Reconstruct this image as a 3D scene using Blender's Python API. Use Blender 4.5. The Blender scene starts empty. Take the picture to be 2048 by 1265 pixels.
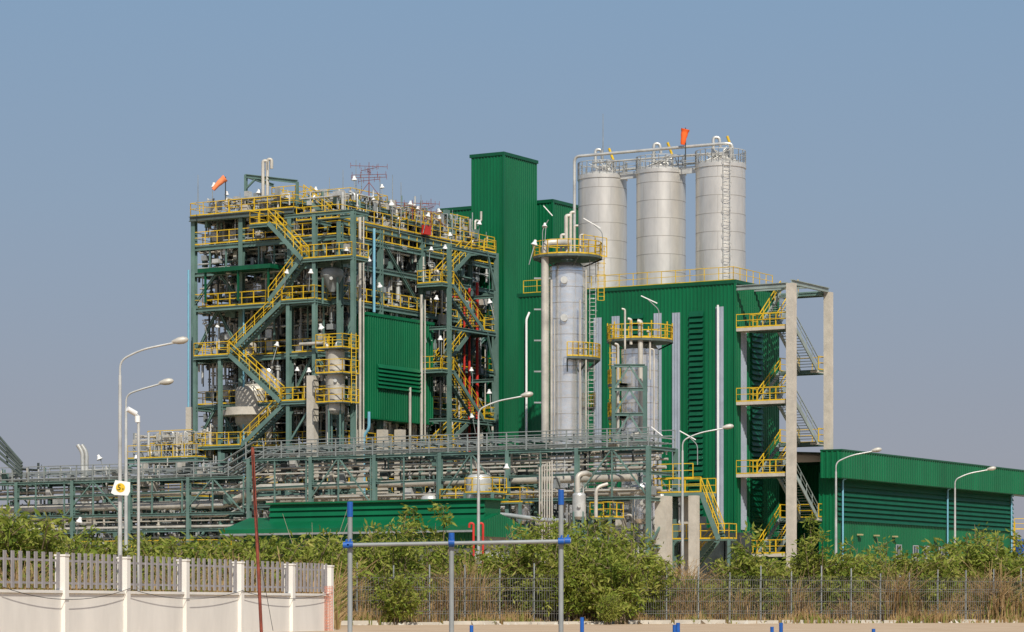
import bpy, math, random
import numpy as np
from mathutils import Vector
random.seed(7); rng=np.random.default_rng(7)
F=5700.0; CH=0.8; HZ=1215.0
def gx(px,D): return (px-1024)*D/F
def gz(py,D): return CH+(HZ-py)*D/F
ang=math.radians(30.8)
A=Vector((math.sin(ang),math.cos(ang),0)); B=Vector((-math.cos(ang),math.sin(ang),0)); Z=Vector((0,0,1)); X=Vector((1,0,0)); Y=Vector((0,1,0))
def at(px,D,z=0.0): return Vector((gx(px,D),D,z))
def along(O,d,px):
    t=(px-1024)/F
    return (t*O.y-O.x)/(d.x-t*d.y)
R=random.uniform
COL=bpy.context.scene.collection
# ---------------- materials
def mat(name,col,rough=.6,metal=0.0,var=.15,scale=1.5,bump=0.0,stretch=(1,1,1),col2=None,spec=.4,fine=0):
    m=bpy.data.materials.new(name); m.use_nodes=True
    nt=m.node_tree; n=nt.nodes; l=nt.links; b=n['Principled BSDF']
    tc=n.new('ShaderNodeNewGeometry'); mp=n.new('ShaderNodeMapping'); mp.inputs['Scale'].default_value=stretch
    l.new(tc.outputs['Position'],mp.inputs['Vector'])
    no=n.new('ShaderNodeTexNoise'); no.inputs['Scale'].default_value=scale; no.inputs['Detail'].default_value=6; no.inputs['Roughness'].default_value=.65
    l.new(mp.outputs[0],no.inputs['Vector'])
    cr=n.new('ShaderNodeValToRGB'); cr.color_ramp.elements[0].position=.3; cr.color_ramp.elements[1].position=.7
    c2=col2 if col2 else tuple(min(1,c*(1+var)) for c in col)
    c1=col if col2 else tuple(c*(1-var) for c in col)
    cr.color_ramp.elements[0].color=(*c1,1); cr.color_ramp.elements[1].color=(*c2,1)
    l.new(no.outputs['Fac'],cr.inputs['Fac']); l.new(cr.outputs[0],b.inputs['Base Color'])
    b.inputs['Roughness'].default_value=rough; b.inputs['Metallic'].default_value=metal
    b.inputs['Specular IOR Level'].default_value=spec
    if bump>0:
        n2=n.new('ShaderNodeTexNoise'); n2.inputs['Scale'].default_value=fine or scale*4; n2.inputs['Detail'].default_value=5
        l.new(mp.outputs[0],n2.inputs['Vector'])
        bp=n.new('ShaderNodeBump'); bp.inputs['Strength'].default_value=bump; bp.inputs['Distance'].default_value=.1
        l.new(n2.outputs['Fac'],bp.inputs['Height']); l.new(bp.outputs[0],b.inputs['Normal'])
    return m
GREEN=mat('green_cladding',(0.0015,.115,.043),.42,0,.2,.35,stretch=(1,1,.25))
GREEN2=mat('green_trim',(0.001,.075,.032),.45,0,.2,1)
STEEL=mat('painted_steel',(.115,.195,.17),.5,0,.25,.6)
STEELD=mat('grating_steel',(.085,.11,.10),.6,0,.3,1)
YEL=mat('yellow_paint',(.66,.43,.02),.5,0,.25,1)
SILO=mat('silo_metal',(.68,.65,.60),.36,.55,.11,1.3,.03,stretch=(1,1,.3))
SEAM=mat('seam_metal',(.34,.32,.29),.5,.3,.2,1)
ALU=mat('aluminium_cladding',(.88,.88,.88),.24,.8,.10,1.0,.22,stretch=(1,1,1.6),fine=1.1)
GALV=mat('galvanised_pipe',(.56,.56,.53),.4,.4,.25,1.2)
LAG=mat('lagged_pipe',(.50,.47,.41),.5,.2,.25,.7)
GREY=mat('grey_paint',(.27,.29,.29),.55,.1,.3,1)
DARK=mat('dark_machinery',(.04,.05,.05),.6,.1,.4,1)
CONC=mat('concrete',(.50,.46,.39),.85,0,.15,1.2,.15)
WHITEW=mat('white_painted_wall',(.76,.73,.67),.8,0,.09,.8,.05,stretch=(1,1,.35))
WHITE=mat('white_paint',(.78,.78,.76),.5,0,.05,1)
TRANS=mat('translucent_sheet',(.32,.36,.42),.4,0,.12,1)
BLUEP=mat('light_blue_pipe',(.18,.42,.55),.5,0,.1,1)
BLUE=mat('blue_paint',(.01,.09,.36),.5,0,.2,8)
RED=mat('red_paint',(.5,.03,.02),.5,0,.2,1)
RUST=mat('rusty_red_steel',(.22,.05,.03),.75,0,.4,6,.2)
NETC=mat('netting_plastic',(.55,.20,.12),.75,0,.2,6)
ORANGE=mat('orange_fabric',(.9,.13,.02),.8,0,.1,2)
PALEOR=mat('faded_orange_fabric',(.85,.25,.10),.8,0,.15,2)
PICK=mat('grey_pickets',(.31,.29,.29),.6,0,.15,2)
WIRE=mat('fence_wire',(.17,.17,.16),.6,.2,.3,2)
BLACK=mat('black_paint',(.01,.01,.01),.5,0,.1,2)
GLASS=mat('window_glass',(.04,.06,.07),.12,0,.1,1,spec=.8)
BARK=mat('bark',(.20,.15,.09),.9,0,.3,5,.2)
def veg(name,cs,scale=.9):
    m=bpy.data.materials.new(name); m.use_nodes=True
    nt=m.node_tree;n=nt.nodes;l=nt.links;b=n['Principled BSDF']
    g=n.new('ShaderNodeNewGeometry')
    no=n.new('ShaderNodeTexNoise'); no.inputs['Scale'].default_value=scale; no.inputs['Detail'].default_value=3
    l.new(g.outputs['Position'],no.inputs['Vector'])
    ad=n.new('ShaderNodeMath'); ad.operation='MULTIPLY_ADD'; ad.inputs[1].default_value=.55; 
    l.new(g.outputs['Random Per Island'],ad.inputs[0]); 
    mu=n.new('ShaderNodeMath'); mu.operation='MULTIPLY_ADD'; mu.inputs[1].default_value=1.3; mu.inputs[2].default_value=-.4
    l.new(no.outputs['Fac'],mu.inputs[0]); l.new(mu.outputs[0],ad.inputs[2])
    cr=n.new('ShaderNodeValToRGB')
    els=cr.color_ramp.elements
    for i in range(1,len(cs)-1): els.new(i/(len(cs)-1))
    for e,c in zip(sorted(els,key=lambda q:q.position),cs): e.color=(*c,1)
    l.new(ad.outputs[0],cr.inputs['Fac']); l.new(cr.outputs[0],b.inputs['Base Color'])
    b.inputs['Roughness'].default_value=.7; b.inputs['Specular IOR Level'].default_value=.2
    tr=n.new('ShaderNodeBsdfTranslucent'); l.new(cr.outputs[0],tr.inputs['Color'])
    mx=n.new('ShaderNodeMixShader'); mx.inputs[0].default_value=.35
    l.new(b.outputs[0],mx.inputs[1]); l.new(tr.outputs[0],mx.inputs[2]); l.new(mx.outputs[0],n['Material Output'].inputs['Surface'])
    return m
LEAF=veg('leaf_green',[(.07,.12,.015),(.17,.23,.03),(.29,.32,.055),(.42,.39,.11)])
STRAW=veg('dry_grass',[(.16,.10,.04),(.34,.22,.10),(.50,.34,.17),(.26,.23,.07)],.5)
WEED=veg('weeds',[(.10,.14,.025),(.22,.25,.05),(.38,.32,.10)])
# ---------------- mesh builder
class M:
    def __init__(s): s.v=[];s.f=[];s.sm=[]
    def add(s,vs,fs,sm=False):
        n=len(s.v); s.v.extend(tuple(p) for p in vs)
        for f in fs: s.f.append(tuple(i+n for i in f)); s.sm.append(sm)
    def box(s,o,a,b,c):
        o=Vector(o)
        s.add([o,o+a,o+a+b,o+b,o+c,o+a+c,o+a+b+c,o+b+c],[(0,3,2,1),(4,5,6,7),(0,1,5,4),(1,2,6,5),(2,3,7,6),(3,0,4,7)])
    def cbox(s,c,a,b,h): s.box(Vector(c)-a/2-b/2,a,b,Z*h)
    def pr(s,p0,p1,w,h=None,up=Z):
        h=w if h is None else h
        p0=Vector(p0);p1=Vector(p1); d=p1-p0
        if d.length<1e-5: return
        d.normalize()
        u=up
        if abs(d.dot(u))>.98: u=A
        sd=d.cross(u).normalized(); u=sd.cross(d)
        s.box(p0-sd*w/2-u*h/2,p1-p0,sd*w,u*h)
    def ib(s,p0,p1,w,h,up=Z):
        p0=Vector(p0);p1=Vector(p1); d=(p1-p0).normalized()
        u=up
        if abs(d.dot(u))>.98: u=A
        sd=d.cross(u).normalized(); u=sd.cross(d)
        t=.09*h+.02
        s.pr(p0+u*(h/2-t/2),p1+u*(h/2-t/2),w,t,u); s.pr(p0-u*(h/2-t/2),p1-u*(h/2-t/2),w,t,u); s.pr(p0,p1,w*.12,h-2*t-.002,u)
    def tube(s,pts,r,n=8,cap=True,rs=None):
        pts=[Vector(p) for p in pts]; k=len(pts); rings=[]
        pu=None
        for i,p in enumerate(pts):
            if i==0: d=pts[1]-p
            elif i==k-1: d=p-pts[i-1]
            else: d=(pts[i+1]-p).normalized()+(p-pts[i-1]).normalized()
            if d.length<1e-6: d=Z.copy()
            d.normalize()
            if pu is None: pu=d.cross(Y if abs(d.y)<.8 else X).normalized()
            pu=(pu-d*pu.dot(d))
            pu=pu.normalized() if pu.length>1e-5 else d.orthogonal().normalized()
            w=d.cross(pu); rr=rs[i] if rs else r
            rings.append([p+(pu*math.cos(2*math.pi*j/n)+w*math.sin(2*math.pi*j/n))*rr for j in range(n)])
        vs=[q for rg in rings for q in rg]
        fs=[(i*n+j,i*n+(j+1)%n,(i+1)*n+(j+1)%n,(i+1)*n+j) for i in range(k-1) for j in range(n)]
        s.add(vs,fs,True)
        if cap: s.add(rings[0],[tuple(range(n))]); s.add(rings[-1],[tuple(range(n))])
    def lathe(s,c,prof,n=32):
        c=Vector(c)
        def ring(r,z): return [c+Vector((r*math.cos(2*math.pi*j/n),r*math.sin(2*math.pi*j/n),z)) for j in range(n)]
        for (r0,z0),(r1,z1) in zip(prof,prof[1:]):
            s.add(ring(r0,z0)+ring(r1,z1),[(j,(j+1)%n,n+(j+1)%n,n+j) for j in range(n)],True)
    def obj(s,name,mt,parent=None,label=None,cat=None,group=None,kind=None,loc=None):
        me=bpy.data.meshes.new(name)
        o3=parent.location if parent else (Vector(loc) if loc is not None else Vector((0,0,0)))
        me.from_pydata([(v[0]-o3[0],v[1]-o3[1],v[2]-o3[2]) for v in s.v],[],s.f)
        me.polygons.foreach_set('use_smooth',s.sm); me.materials.append(mt); me.update()
        ob=bpy.data.objects.new(name,me); COL.objects.link(ob)
        if parent: ob.parent=parent
        else: ob.location=o3
        if label: ob['label']=label
        if cat and not parent: ob['category']=cat
        if group: ob['group']=group
        if kind: ob['kind']=kind
        return ob
def thing(name,loc,label,cat,group=None):
    e=bpy.data.objects.new(name,None); e.empty_display_size=.5; COL.objects.link(e); e.location=Vector(loc)
    e['label']=label; e['category']=cat
    if group: e['group']=group
    return e
def dup(src,loc,rot=0,sc=1,rx=0):
    o=src.copy(); COL.objects.link(o); o.location=Vector(loc); o.rotation_euler=(rx,0,rot); o.scale=(sc,sc,sc)
    for c in src.children:
        k=c.copy(); COL.objects.link(k); k.parent=o
    return o
def rnd(pts,r,k=4):
    pts=[Vector(p) for p in pts]; out=[pts[0]]
    for i in range(1,len(pts)-1):
        p=pts[i];a=(pts[i-1]-p);b=(pts[i+1]-p)
        q=min(r,a.length*.49,b.length*.49); a=p+a.normalized()*q; b=p+b.normalized()*q
        for j in range(k+1):
            t=j/k; out.append(a*(1-t)**2+p*2*t*(1-t)+b*t*t)
    out.append(pts[-1]); return out
def rail(m,pts,h=1.1,t=.058,closed=False,toe=True):
    pts=[Vector(p) for p in pts]
    if closed: pts=pts+[pts[0]]
    for p,q in zip(pts,pts[1:]):
        m.pr(p+Z*h,q+Z*h,t); m.pr(p+Z*h*.55,q+Z*h*.55,t*.8)
        if toe: m.pr(p+Z*.06,q+Z*.06,.03,.1)
        L=(q-p).length; k=max(1,round(L/1.3))
        for i in range(k+1):
            a=p.lerp(q,i/k); m.pr(a,a+Z*h,t)
def rails(par,*lists,**k):
    for pts in lists:
        y=M(); rail(y,pts,**k); y.obj('handrail',YEL,par)
def flight(ms,my,p0,p1,w,width,t=.05):
    p0=Vector(p0);p1=Vector(p1); w=w.normalized()
    for sgn in (0,1):
        o=w*width*sgn
        ms.pr(p0+o-Z*.05,p1+o-Z*.05,.08,.36)
        my.pr(p0+o+Z*1.05,p1+o+Z*1.05,t+.01); my.pr(p0+o+Z*.62,p1+o+Z*.62,t*.8)
        L=(p1-p0).length; k=max(2,round(L/1.25))
        for i in range(k+1):
            a=p0.lerp(p1,i/k)+o; my.pr(a,a+Z*1.05,t)
    n=max(3,int(abs(p1.z-p0.z)/.2)); d=Vector((p1.x-p0.x,p1.y-p0.y,0)).normalized()
    for i in range(1,n):
        a=p0.lerp(p1,i/n); ms.box(a-d*.13,d*.26,w*width,Z*.035)
def uv(O,u,v,z): return Vector((O.x,O.y,0))+A*u+B*v+Z*z
def deck(m,O,u0,u1,v0,v1,z,g=.3):
    O=Vector((O.x,O.y,0)); m.box(O+A*u0+B*v0+Z*(z-.05),A*(u1-u0),B*(v1-v0),Z*.05)
    for p,q in (((u0,v0),(u1,v0)),((u1,v0),(u1,v1)),((u1,v1),(u0,v1)),((u0,v1),(u0,v0))):
        m.ib(O+A*p[0]+B*p[1]+Z*(z-.06-g/2),O+A*q[0]+B*q[1]+Z*(z-.06-g/2),.18,g)
def zig(par,O,r,w,Rl,Ld,W,levels,steelrail=False,mtS=None,toprail=True):
    O=Vector((O.x,O.y,0))
    for i,(sd,z) in enumerate(levels):
        ms=M();my=M()
        o=O+r*(0 if sd==0 else Rl-Ld)
        ms.box(o+Z*(z-.06),r*Ld,w*2*W,Z*.06)
        for a,b in ((o,o+r*Ld),(o+w*2*W,o+r*Ld+w*2*W),(o,o+w*2*W),(o+r*Ld,o+r*Ld+w*2*W)):
            ms.ib(a+Z*(z-.2),b+Z*(z-.2),.15,.26)
        ms.obj('landing',STEEL,par)
        if i==len(levels)-1 and not toprail: continue
        if sd==0: pts=[o+r*Ld,o,o+w*2*W,o+w*2*W+r*Ld]
        else: pts=[o,o+r*Ld,o+r*Ld+w*2*W,o+w*2*W]
        rail(my,[p+Z*z for p in pts]); my.obj('handrail',YEL,par)
    for (s0,z0),(s1,z1) in zip(levels,levels[1:]):
        mf=M();my=M()
        lane=.08 if s0==1 else W+.08
        a=O+r*(Ld if s0==0 else Rl-Ld)+w*lane+Z*z0; b=O+r*(Ld if s1==0 else Rl-Ld)+w*lane+Z*z1
        flight(mf,(mf if (steelrail and s0==1) else my),a,b,w,W-.16)
        mf.obj('stair_flight',mtS or STEEL,par)
        if my.v: my.obj('handrail',YEL,par)
def corr(m,p0,p1,z0,z1,nr,pitch=.34,dp=.06,z1b=None):
    p0=Vector((p0.x,p0.y,0));p1=Vector((p1.x,p1.y,0)); L=(p1-p0).length; d=(p1-p0)/L; k=max(1,round(L/pitch)); pt=L/k; vs=[]
    prof=[(0,0),(.55,0),(.65,1),(.9,1)]
    pos=[(i*pt+a*pt,b*dp) for i in range(k) for a,b in prof]+[(L,0)]
    for s,o in pos:
        p=p0+d*s+nr*o; zt=z1 if z1b is None else z1+(z1b-z1)*s/L
        vs+=[p+Z*z0,p+Z*zt]
    m.add(vs,[(2*i,2*i+2,2*i+3,2*i+1) for i in range(len(pos)-1)])
def louv(m,p0,p1,z0,z1,nr,pitch=.42,dp=.22):
    p0=Vector((p0.x,p0.y,0));p1=Vector((p1.x,p1.y,0)); k=max(2,round((z1-z0)/pitch)); h=(z1-z0)/k
    for i in range(k):
        z=z0+i*h
        m.add([p0+nr*dp+Z*z,p1+nr*dp+Z*z,p1+Z*(z+h),p0+Z*(z+h)],[(0,1,2,3)])
        m.add([p0+nr*dp+Z*z,p1+nr*dp+Z*z,p1+Z*z,p0+Z*z],[(0,3,2,1)])
        for p in (p0,p1): m.add([p+nr*dp+Z*z,p+Z*(z+h),p+Z*z],[(0,1,2)])
def clad(par,O,lu,lv,z0,z1,name='wall'):
    O=Vector((O.x,O.y,0)); m=M()
    corr(m,O,O+B*lv,z0,z1,-A); corr(m,O,O+A*lu,z0,z1,-B); corr(m,O+A*lu,O+A*lu+B*lv,z0,z1,A); corr(m,O+B*lv,O+B*lv+A*lu,z0,z1,B)
    m.obj(name,GREEN,par)
    c=M(); c.box(O-A*.12-B*.12+Z*(z1-.25),A*(lu+.24),B*(lv+.24),Z*.3); c.obj('roof',GREEN2,par)
    t=M(); p=O-A*.06-B*.06; t.pr(p+Z*z0,p+Z*(z1-.26),.18); t.obj('corner_trim',GREEN,par)
# ================= ground
g=M(); N=60
xs=np.linspace(-1,1,N)
def gr(t): return math.copysign(abs(t)**2.2*3000,t)
vs=[(gr(x),gr(y)+150,0) for y in xs for x in xs]
g.add(vs,[(j*N+i,j*N+i+1,(j+1)*N+i+1,(j+1)*N+i) for j in range(N-1) for i in range(N-1)])
SAND=mat('sandy_ground',(.42,.29,.17),.95,0,.2,.35,.4,col2=(.56,.42,.28),fine=3)
g.obj('ground',SAND,kind='structure')
# ================= process structure
K=at(680,235)
T=uv(K,12.65,-2.7,0)
def FP(px,off=.3,z=0):
    """point on the visible face of the structure for sight line px, off metres outward"""
    if px<=680: p=Vector((K.x,K.y,0))-A*off; p=p+B*along(p,B,px)
    elif px<860: p=Vector((K.x,K.y,0))-B*off; p=p+A*along(p,A,px)
    else:
        p=Vector((T.x,T.y,0))-B*off; p=p+A*along(p,A,px)
    return p+Z*z
PS=thing('process_structure',K,'open steel process structure with yellow handrails and dense piping','industrial structure')
H=32.6
us=[0,6,12.5,18.5,24.7]; vsl=[0,5,10,15]
m=M()
for u in us:
    for v in vsl:
        top=34.0 if (v>=5 and u<=12.5) else H
        if u>18 : top=31
        m.ib(uv(K,u,v,0),uv(K,u,v,top),.4,.42)
lv=[10.6,14.3,18.0,22.0,26.3,29.4,31.6]
for z in lv:
    for u in us: m.ib(uv(K,u,0,z-.3),uv(K,u,15,z-.3),.26,.38)
    for v in vsl: m.ib(uv(K,0,v,z-.3),uv(K,24.7,v,z-.3),.26,.38)
for u in (0,6,12.5): m.ib(uv(K,u,4.6,33.8),uv(K,u,15,33.8),.3,.45)
for v in (5,10,15): m.ib(uv(K,0,v,33.8),uv(K,12.5,v,33.8),.3,.45)
m.ib(uv(K,0,0,H),uv(K,24.7,0,H-.3),.3,.5)
for (u0,z0,u1,z1) in ((0,26.3,6,32),(6,32,12.5,26.3),(12.5,14.3,18.5,18),(0,14.3,6,10.6),(6,6,12.5,10),(0,22,3,26.3),(18.5,22,24.7,26)):
    m.ib(uv(K,u0,0,z0),uv(K,u1,0,z1),.2,.26)
for (v0,z0,v1,z1) in ((10,14.3,12.5,18),(15,14.3,12.5,18),(10,22,12.5,26),(15,22,12.5,26),(10,26.5,12.5,29.2),(15,26.5,12.5,29.2),(0,18,2.5,22),(5,18,2.5,22),(0,10,2.5,14),(5,10,2.5,14),(10,6,12.5,10),(15,6,12.5,10)):
    m.ib(uv(K,0,v0,z0),uv(K,0,v1,z1),.18,.22)
    m.ib(uv(K,12.5,v0,z0),uv(K,12.5,v1,z1),.18,.22)
for v in (1.7,3.3,6.7,8.3,11.7,13.4):
    for a_,b_ in ((29.4,31.6),(22,26.3),(14.3,18)):
        if R(0,1)<.6: m.pr(uv(K,.1,v,a_),uv(K,.1,v,b_),.12)
m.obj('steel_frame',STEEL,PS)
for i,z in enumerate(lv):
    d=M(); 
    if z==29.4: d.box(uv(K,0,0,z-.07),A*12,B*5,Z*.06); d.box(uv(K,6,5,z-.07),A*14,B*6,Z*.06)
    else: d.box(uv(K,0.2,0.2,z-.07),A*24.3,B*14.6,Z*.06)
    for k in range(10): d.pr(uv(K,0.3,.7+k*1.5,z-.2),uv(K,24,.7+k*1.5,z-.2),.1,.2)
    d.obj('deck',STEELD,PS)
    if z<29 or z>31: rails(PS,[uv(K,24.7,-.05,z),uv(K,-.05,-.05,z),uv(K,-.05,15.05,z),uv(K,8,15.05,z)])
d=M(); d.box(uv(K,-.3,4.4,33.98),A*13,B*10.8,Z*.08); d.ib(uv(K,-.35,4.4,33.8),uv(K,-.35,15.2,33.8),.3,.42)
d.obj('deck',STEELD,PS)
d=M(); d.box(uv(K,-.2,0,32.85),A*24.9,B*4.3,Z*.08); d.obj('deck',STEELD,PS)
rails(PS,[uv(K,12.6,4.45,34.06),uv(K,-.3,4.45,34.06),uv(K,-.3,15.15,34.06),uv(K,12.6,15.15,34.06)],[uv(K,24.6,0,32.93),uv(K,-.1,0,32.93),uv(K,-.1,4.3,32.93)],
  [uv(K,20,3.9,33.0),uv(K,.4,3.9,33.0)],[uv(K,12,7,34.1),uv(K,1,7,34.1),uv(K,1,12,34.1)],[uv(K,5,5.4,34.1),uv(K,5,14,34.1)])
rails(PS,[uv(K,16,2.2,32.95),uv(K,8.6,2.2,32.95)],[uv(K,22,1.2,32.95),uv(K,17,1.2,32.95)],h=1.9)
for u0,u1,v0,v1,z,zz in ((2.7,8.3,.8,4.2,34.7,32.9),(10.5,16,.3,4.2,34.0,32.9),(17.5,21.5,.8,4,34.4,32.9),(1,4,5.2,7.6,35.0,34)):
    m=M()
    for u in (u0+.3,u1-.3): 
        for v in (v0+.2,v1-.2): m.ib(uv(K,u,v,zz),uv(K,u,v,z-.1),.2,.2)
    deck(m,K,u0,u1,v0,v1,z); m.obj('roof_platform',STEEL,PS)
    rails(PS,[uv(K,u0,v0,z),uv(K,u1,v0,z),uv(K,u1,v1,z),uv(K,u0,v1,z)],closed=True)
m=M()
corr(m,uv(K,19,1,0),uv(K,19,12,0),10.6,31,-A,.6); m.obj('sky_blocker_panel',GREEN,PS)  # added inner panel, blocks sky through the open frame and keeps the interior dark
m=M(); corr(m,uv(K,6.5,4.8,0),uv(K,17,4.8,0),14.5,22,-B,.6)
m.obj('sky_blocker_panel',GREEN,PS)  # second added panel inside the frame, also there to shut out the sky
m=M(); zb0=gz(836,238);zb1=gz(630,237)
c0=uv(K,2.9,-.7,0);c1=uv(K,13.2,-.7,0)
corr(m,c0,c1,zb0,zb1,-B); corr(m,c0,c0+B*3.7,zb0,zb1,-A)
m.box(c0-A*.1-B*.1+Z*zb1,A*10.5,B*4,Z*.25); m.box(c0-A*.1-B*.05+Z*(zb0-.1),A*10.4,B*4,Z*.1)
louv(m,uv(K,4.4,-.77,0),uv(K,11.2,-.77,0),gz(775,238),gz(727,238),-B,.32,.2)
m.obj('clad_room',GREEN,PS,label='green corrugated room with a louvred vent')
m=M(); cz=29.0
m.box(uv(K,-2.2,5.6,cz),A*3.5,B*7.2,Z*.1); m.box(uv(K,-2.3,5.5,cz-.1),A*.12,B*7.4,Z*.35); m.box(uv(K,-2.3,5.4,cz-.1),A*3.6,B*.1,Z*.35)
for v in (5.8,8.9,12.3): m.pr(uv(K,-2,v,26.4),uv(K,-2,v,cz),.15)
m.obj('canopy',GREEN2,PS)
m=M()
for v in (1.0,3.6): m.ib(uv(K,-2.2,v,0),uv(K,-2.2,v,26.4 if v>2 else 33),.34,.34)
for v in (10.6,13.2): m.ib(uv(K,-2.2,v,0),uv(K,-2.2,v,26.2 if v>12 else 22),.3,.3)
for z in (14.3,17.8,21.9,26.1): 
    m.ib(uv(K,-2.2,.9,z-.3),uv(K,-2.2,4,z-.3),.2,.32)
    for v in (1,3.6,10.6,13.2):
        if not (v==10.6 and z>22): m.ib(uv(K,-2.2,v,z-.3),uv(K,0,v,z-.3),.2,.3)
m.ib(uv(K,-2.2,3.6,25.8),uv(K,-2.2,13.3,25.8),.2,.32)
m.ib(uv(K,-2.2,.9,32.4),uv(K,0,.9,32.4),.2,.3); m.ib(uv(K,-2.2,-2.8,33),uv(K,-2.2,4,33),.2,.3);m.ib(uv(K,-2.2,-2.8,29.3),uv(K,-2.2,4,29.3),.2,.3); m.ib(uv(K,-2.2,-2.8,33),uv(K,0,-2.8,33),.2,.3); m.ib(uv(K,0,-2.8,33),uv(K,0,0,33),.2,.3)
m.ib(uv(K,-2.2,-2.8,0),uv(K,-2.2,-2.8,33),.34,.34)
for v0,z0,v1,z1 in ((1,10,3.6,14),(3.6,14.3,1,17.8)): m.pr(uv(K,-2.2,v0,z0),uv(K,-2.2,v1,z1),.16)
m.obj('stair_frame',STEEL,PS)
for v0,z0,v1,z1,u in [(4.2,26.1,9.8,21.9,-2.3),(9.4,21.9,4.2,17.8,-2.6),(3.8,17.8,8.4,14.3,-2.3),(2.4,29.4,5.6,26.2,-2.3),(2.0,29.4,5.4,32.6,-2.6),(1.0,32.9,3.8,34.9,.2)]:
    ms=M();my=M(); flight(ms,my,uv(K,u,v0,z0),uv(K,u,v1,z1),A,1.0); ms.obj('stair_flight',STEEL,PS); my.obj('handrail',YEL,PS)
for v0,v1,z,u0,u1 in [(.9,4.2,26.1,-2.4,0),(9.6,13.2,21.9,-2.4,0),(.8,4.2,17.8,-2.4,0),(8.4,13.2,14.3,-2.4,0),(-2.8,2.2,29.4,-2.4,0),(5.4,7.4,32.6,-2.4,0),(4.2,12.8,26.1,-1.2,0)]:
    ms=M(); deck(ms,K,u0,u1,v0,v1,z,.25); ms.obj('landing',STEEL,PS)
    rails(PS,[uv(K,u1,v0,z),uv(K,u0,v0,z),uv(K,u0,v1,z),uv(K,u1,v1,z)])
# ================= second stair tower
ST=thing('stair_tower',T,'open steel stair tower with yellow handrails beside the process structure','stair tower')
m=M()
for u in (0,7.8):
    for v in (0,2.7): m.ib(uv(T,u,v,0),uv(T,u,v,32),.32,.32)
for z in (32,28.5,21.1,14.4,25.1,17.2,10.6):
    if z in (32,25.1,17.2,10.6): m.ib(uv(T,0,0,z-.3),uv(T,7.8,0,z-.3),.2,.3); m.ib(uv(T,0,2.7,z-.3),uv(T,7.8,2.7,z-.3),.2,.3)
    m.ib(uv(T,0,0,z-.3),uv(T,0,2.7,z-.3),.2,.3); m.ib(uv(T,7.8,0,z-.3),uv(T,7.8,2.7,z-.3),.2,.3)
for z0,z1 in ((28.5,32),(21,25),(14,17)): m.pr(uv(T,7.8,0,z0),uv(T,6.2,0,z1),.16)
m.obj('steel_frame',STEEL,ST)
zig(ST,T+A*-1.0+B*.1,A,B,8.9,1.9,1.25,[(0,7.5),(1,11),(0,14.4),(1,17.3),(0,21.2),(1,25.1),(0,28.6),(1,32)])
# ================= random pipework
def pipes(par,O,u0,u1,v0,v1,z0,z1,n,mats,rr=(.05,.14)):
    ms=[M() for _ in mats]
    for i in range(n):
        m=random.choice(ms); r=R(*rr)*random.choice((.6,1,1,1.5)); u=R(u0,u1);v=R(v0,v1);z=R(z0,z1);k=R(0,1)
        if k<.42: pts=[uv(O,u,v,z),uv(O,u,v,min(z1,z+R(1.5,6)))]
        elif k<.55: pts=[uv(O,u,v,z),uv(O,min(u1,u+R(2,7)),v,z)]
        elif k<.75: pts=[uv(O,u,v,z),uv(O,u,min(v1,v+R(1.5,5)),z)]
        elif k<.88:
            z2=min(z1,z+R(1,3)); v2=max(v0,min(v1,v+R(-3,3))); pts=[uv(O,u,v,z),uv(O,u,v,z2),uv(O,u,v2,z2),uv(O,u,v2,z2-R(.4,1.2))]
        else:
            z2=min(z1,z+R(1,3)); u2=min(u1,u+R(1,4)); pts=[uv(O,u,v,z),uv(O,u,v,z2),uv(O,u2,v,z2),uv(O,u2,v,z2+R(.2,1))]
        if (Vector(pts[0])-Vector(pts[-1])).length<.3: continue
        m.tube(rnd(pts,r*2.2,3),r,7)
        if R(0,1)<.5:
            p=Vector(pts[0]).lerp(Vector(pts[1]),R(.3,.7)); d=(Vector(pts[1])-Vector(pts[0])).normalized()
            m.tube([p-d*.06,p+d*.06],r*1.9,8); m.tube([p+d*.15,p+d*.27],r*1.9,8)
        if R(0,1)<.25:
            p=Vector(pts[0]); m.cbox(p,A*R(.2,.7),B*R(.2,.7),R(.3,.9))
    for q,mt in zip(ms,mats):
        if q.v: q.obj('pipework',mt,par,kind='stuff',label='assorted small process pipes and valves')
PM=[GALV,LAG,GREY,GALV,STEEL,LAG,DARK]
for z0,z1,n in ((.2,10.2,160),(10.7,14,150),(14.4,17.7,150),(18.1,21.6,170),(22.1,26,210),(26.4,29,200),(29.5,31.4,210),(31.7,33.7,190)):
    pipes(PS,K,.2,4,.2,14.8,z0,z1,n,PM,(.035,.11))
    pipes(PS,K,4,10,.2,14.8,z0,z1,int(n*.8),PM,(.06,.2))
    pipes(PS,K,.3,24,.2,3,z0,z1,int(n*1.1),PM,(.035,.12))
    pipes(PS,K,9,20,3,14,z0,z1,int(n*.35),[DARK,GREY,STEEL],(.1,.35))
pipes(PS,K,0,12,4.6,14.6,34.1,35.4,230,[GALV,LAG,GREY],(.03,.11))
pipes(PS,K,0,23,.3,4,33,35.3,300,[GALV,LAG,STEEL,GREY],(.03,.11))
pipes(PS,K,12,24,-.5,2,10,31,140,[GALV,LAG,STEEL,GREY],(.04,.1))
m=M(); m.tube([uv(K,-.4,15.3,6),uv(K,-.4,15.3,29.5)],.09,8); m.obj('pipe',BLUEP,PS)
m=M(); m.tube([uv(K,-.4,9.5,6),uv(K,-.4,9.5,26)],.09,8); m.obj('pipe',BLUEP,PS)
m=M(); m.tube(rnd([uv(K,2.2,-.9,6),uv(K,2.2,-.9,15),uv(K,2.2,-1.4,15.6),uv(K,2.2,-1.4,17)],.3),.13,8); m.obj('pipe',BLUEP,PS)
m=M(); m.tube([uv(K,4.4,-.45,25.5),uv(K,4.4,-.45,32.5)],.12,8); m.obj('pipe',BLUEP,PS)
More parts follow.
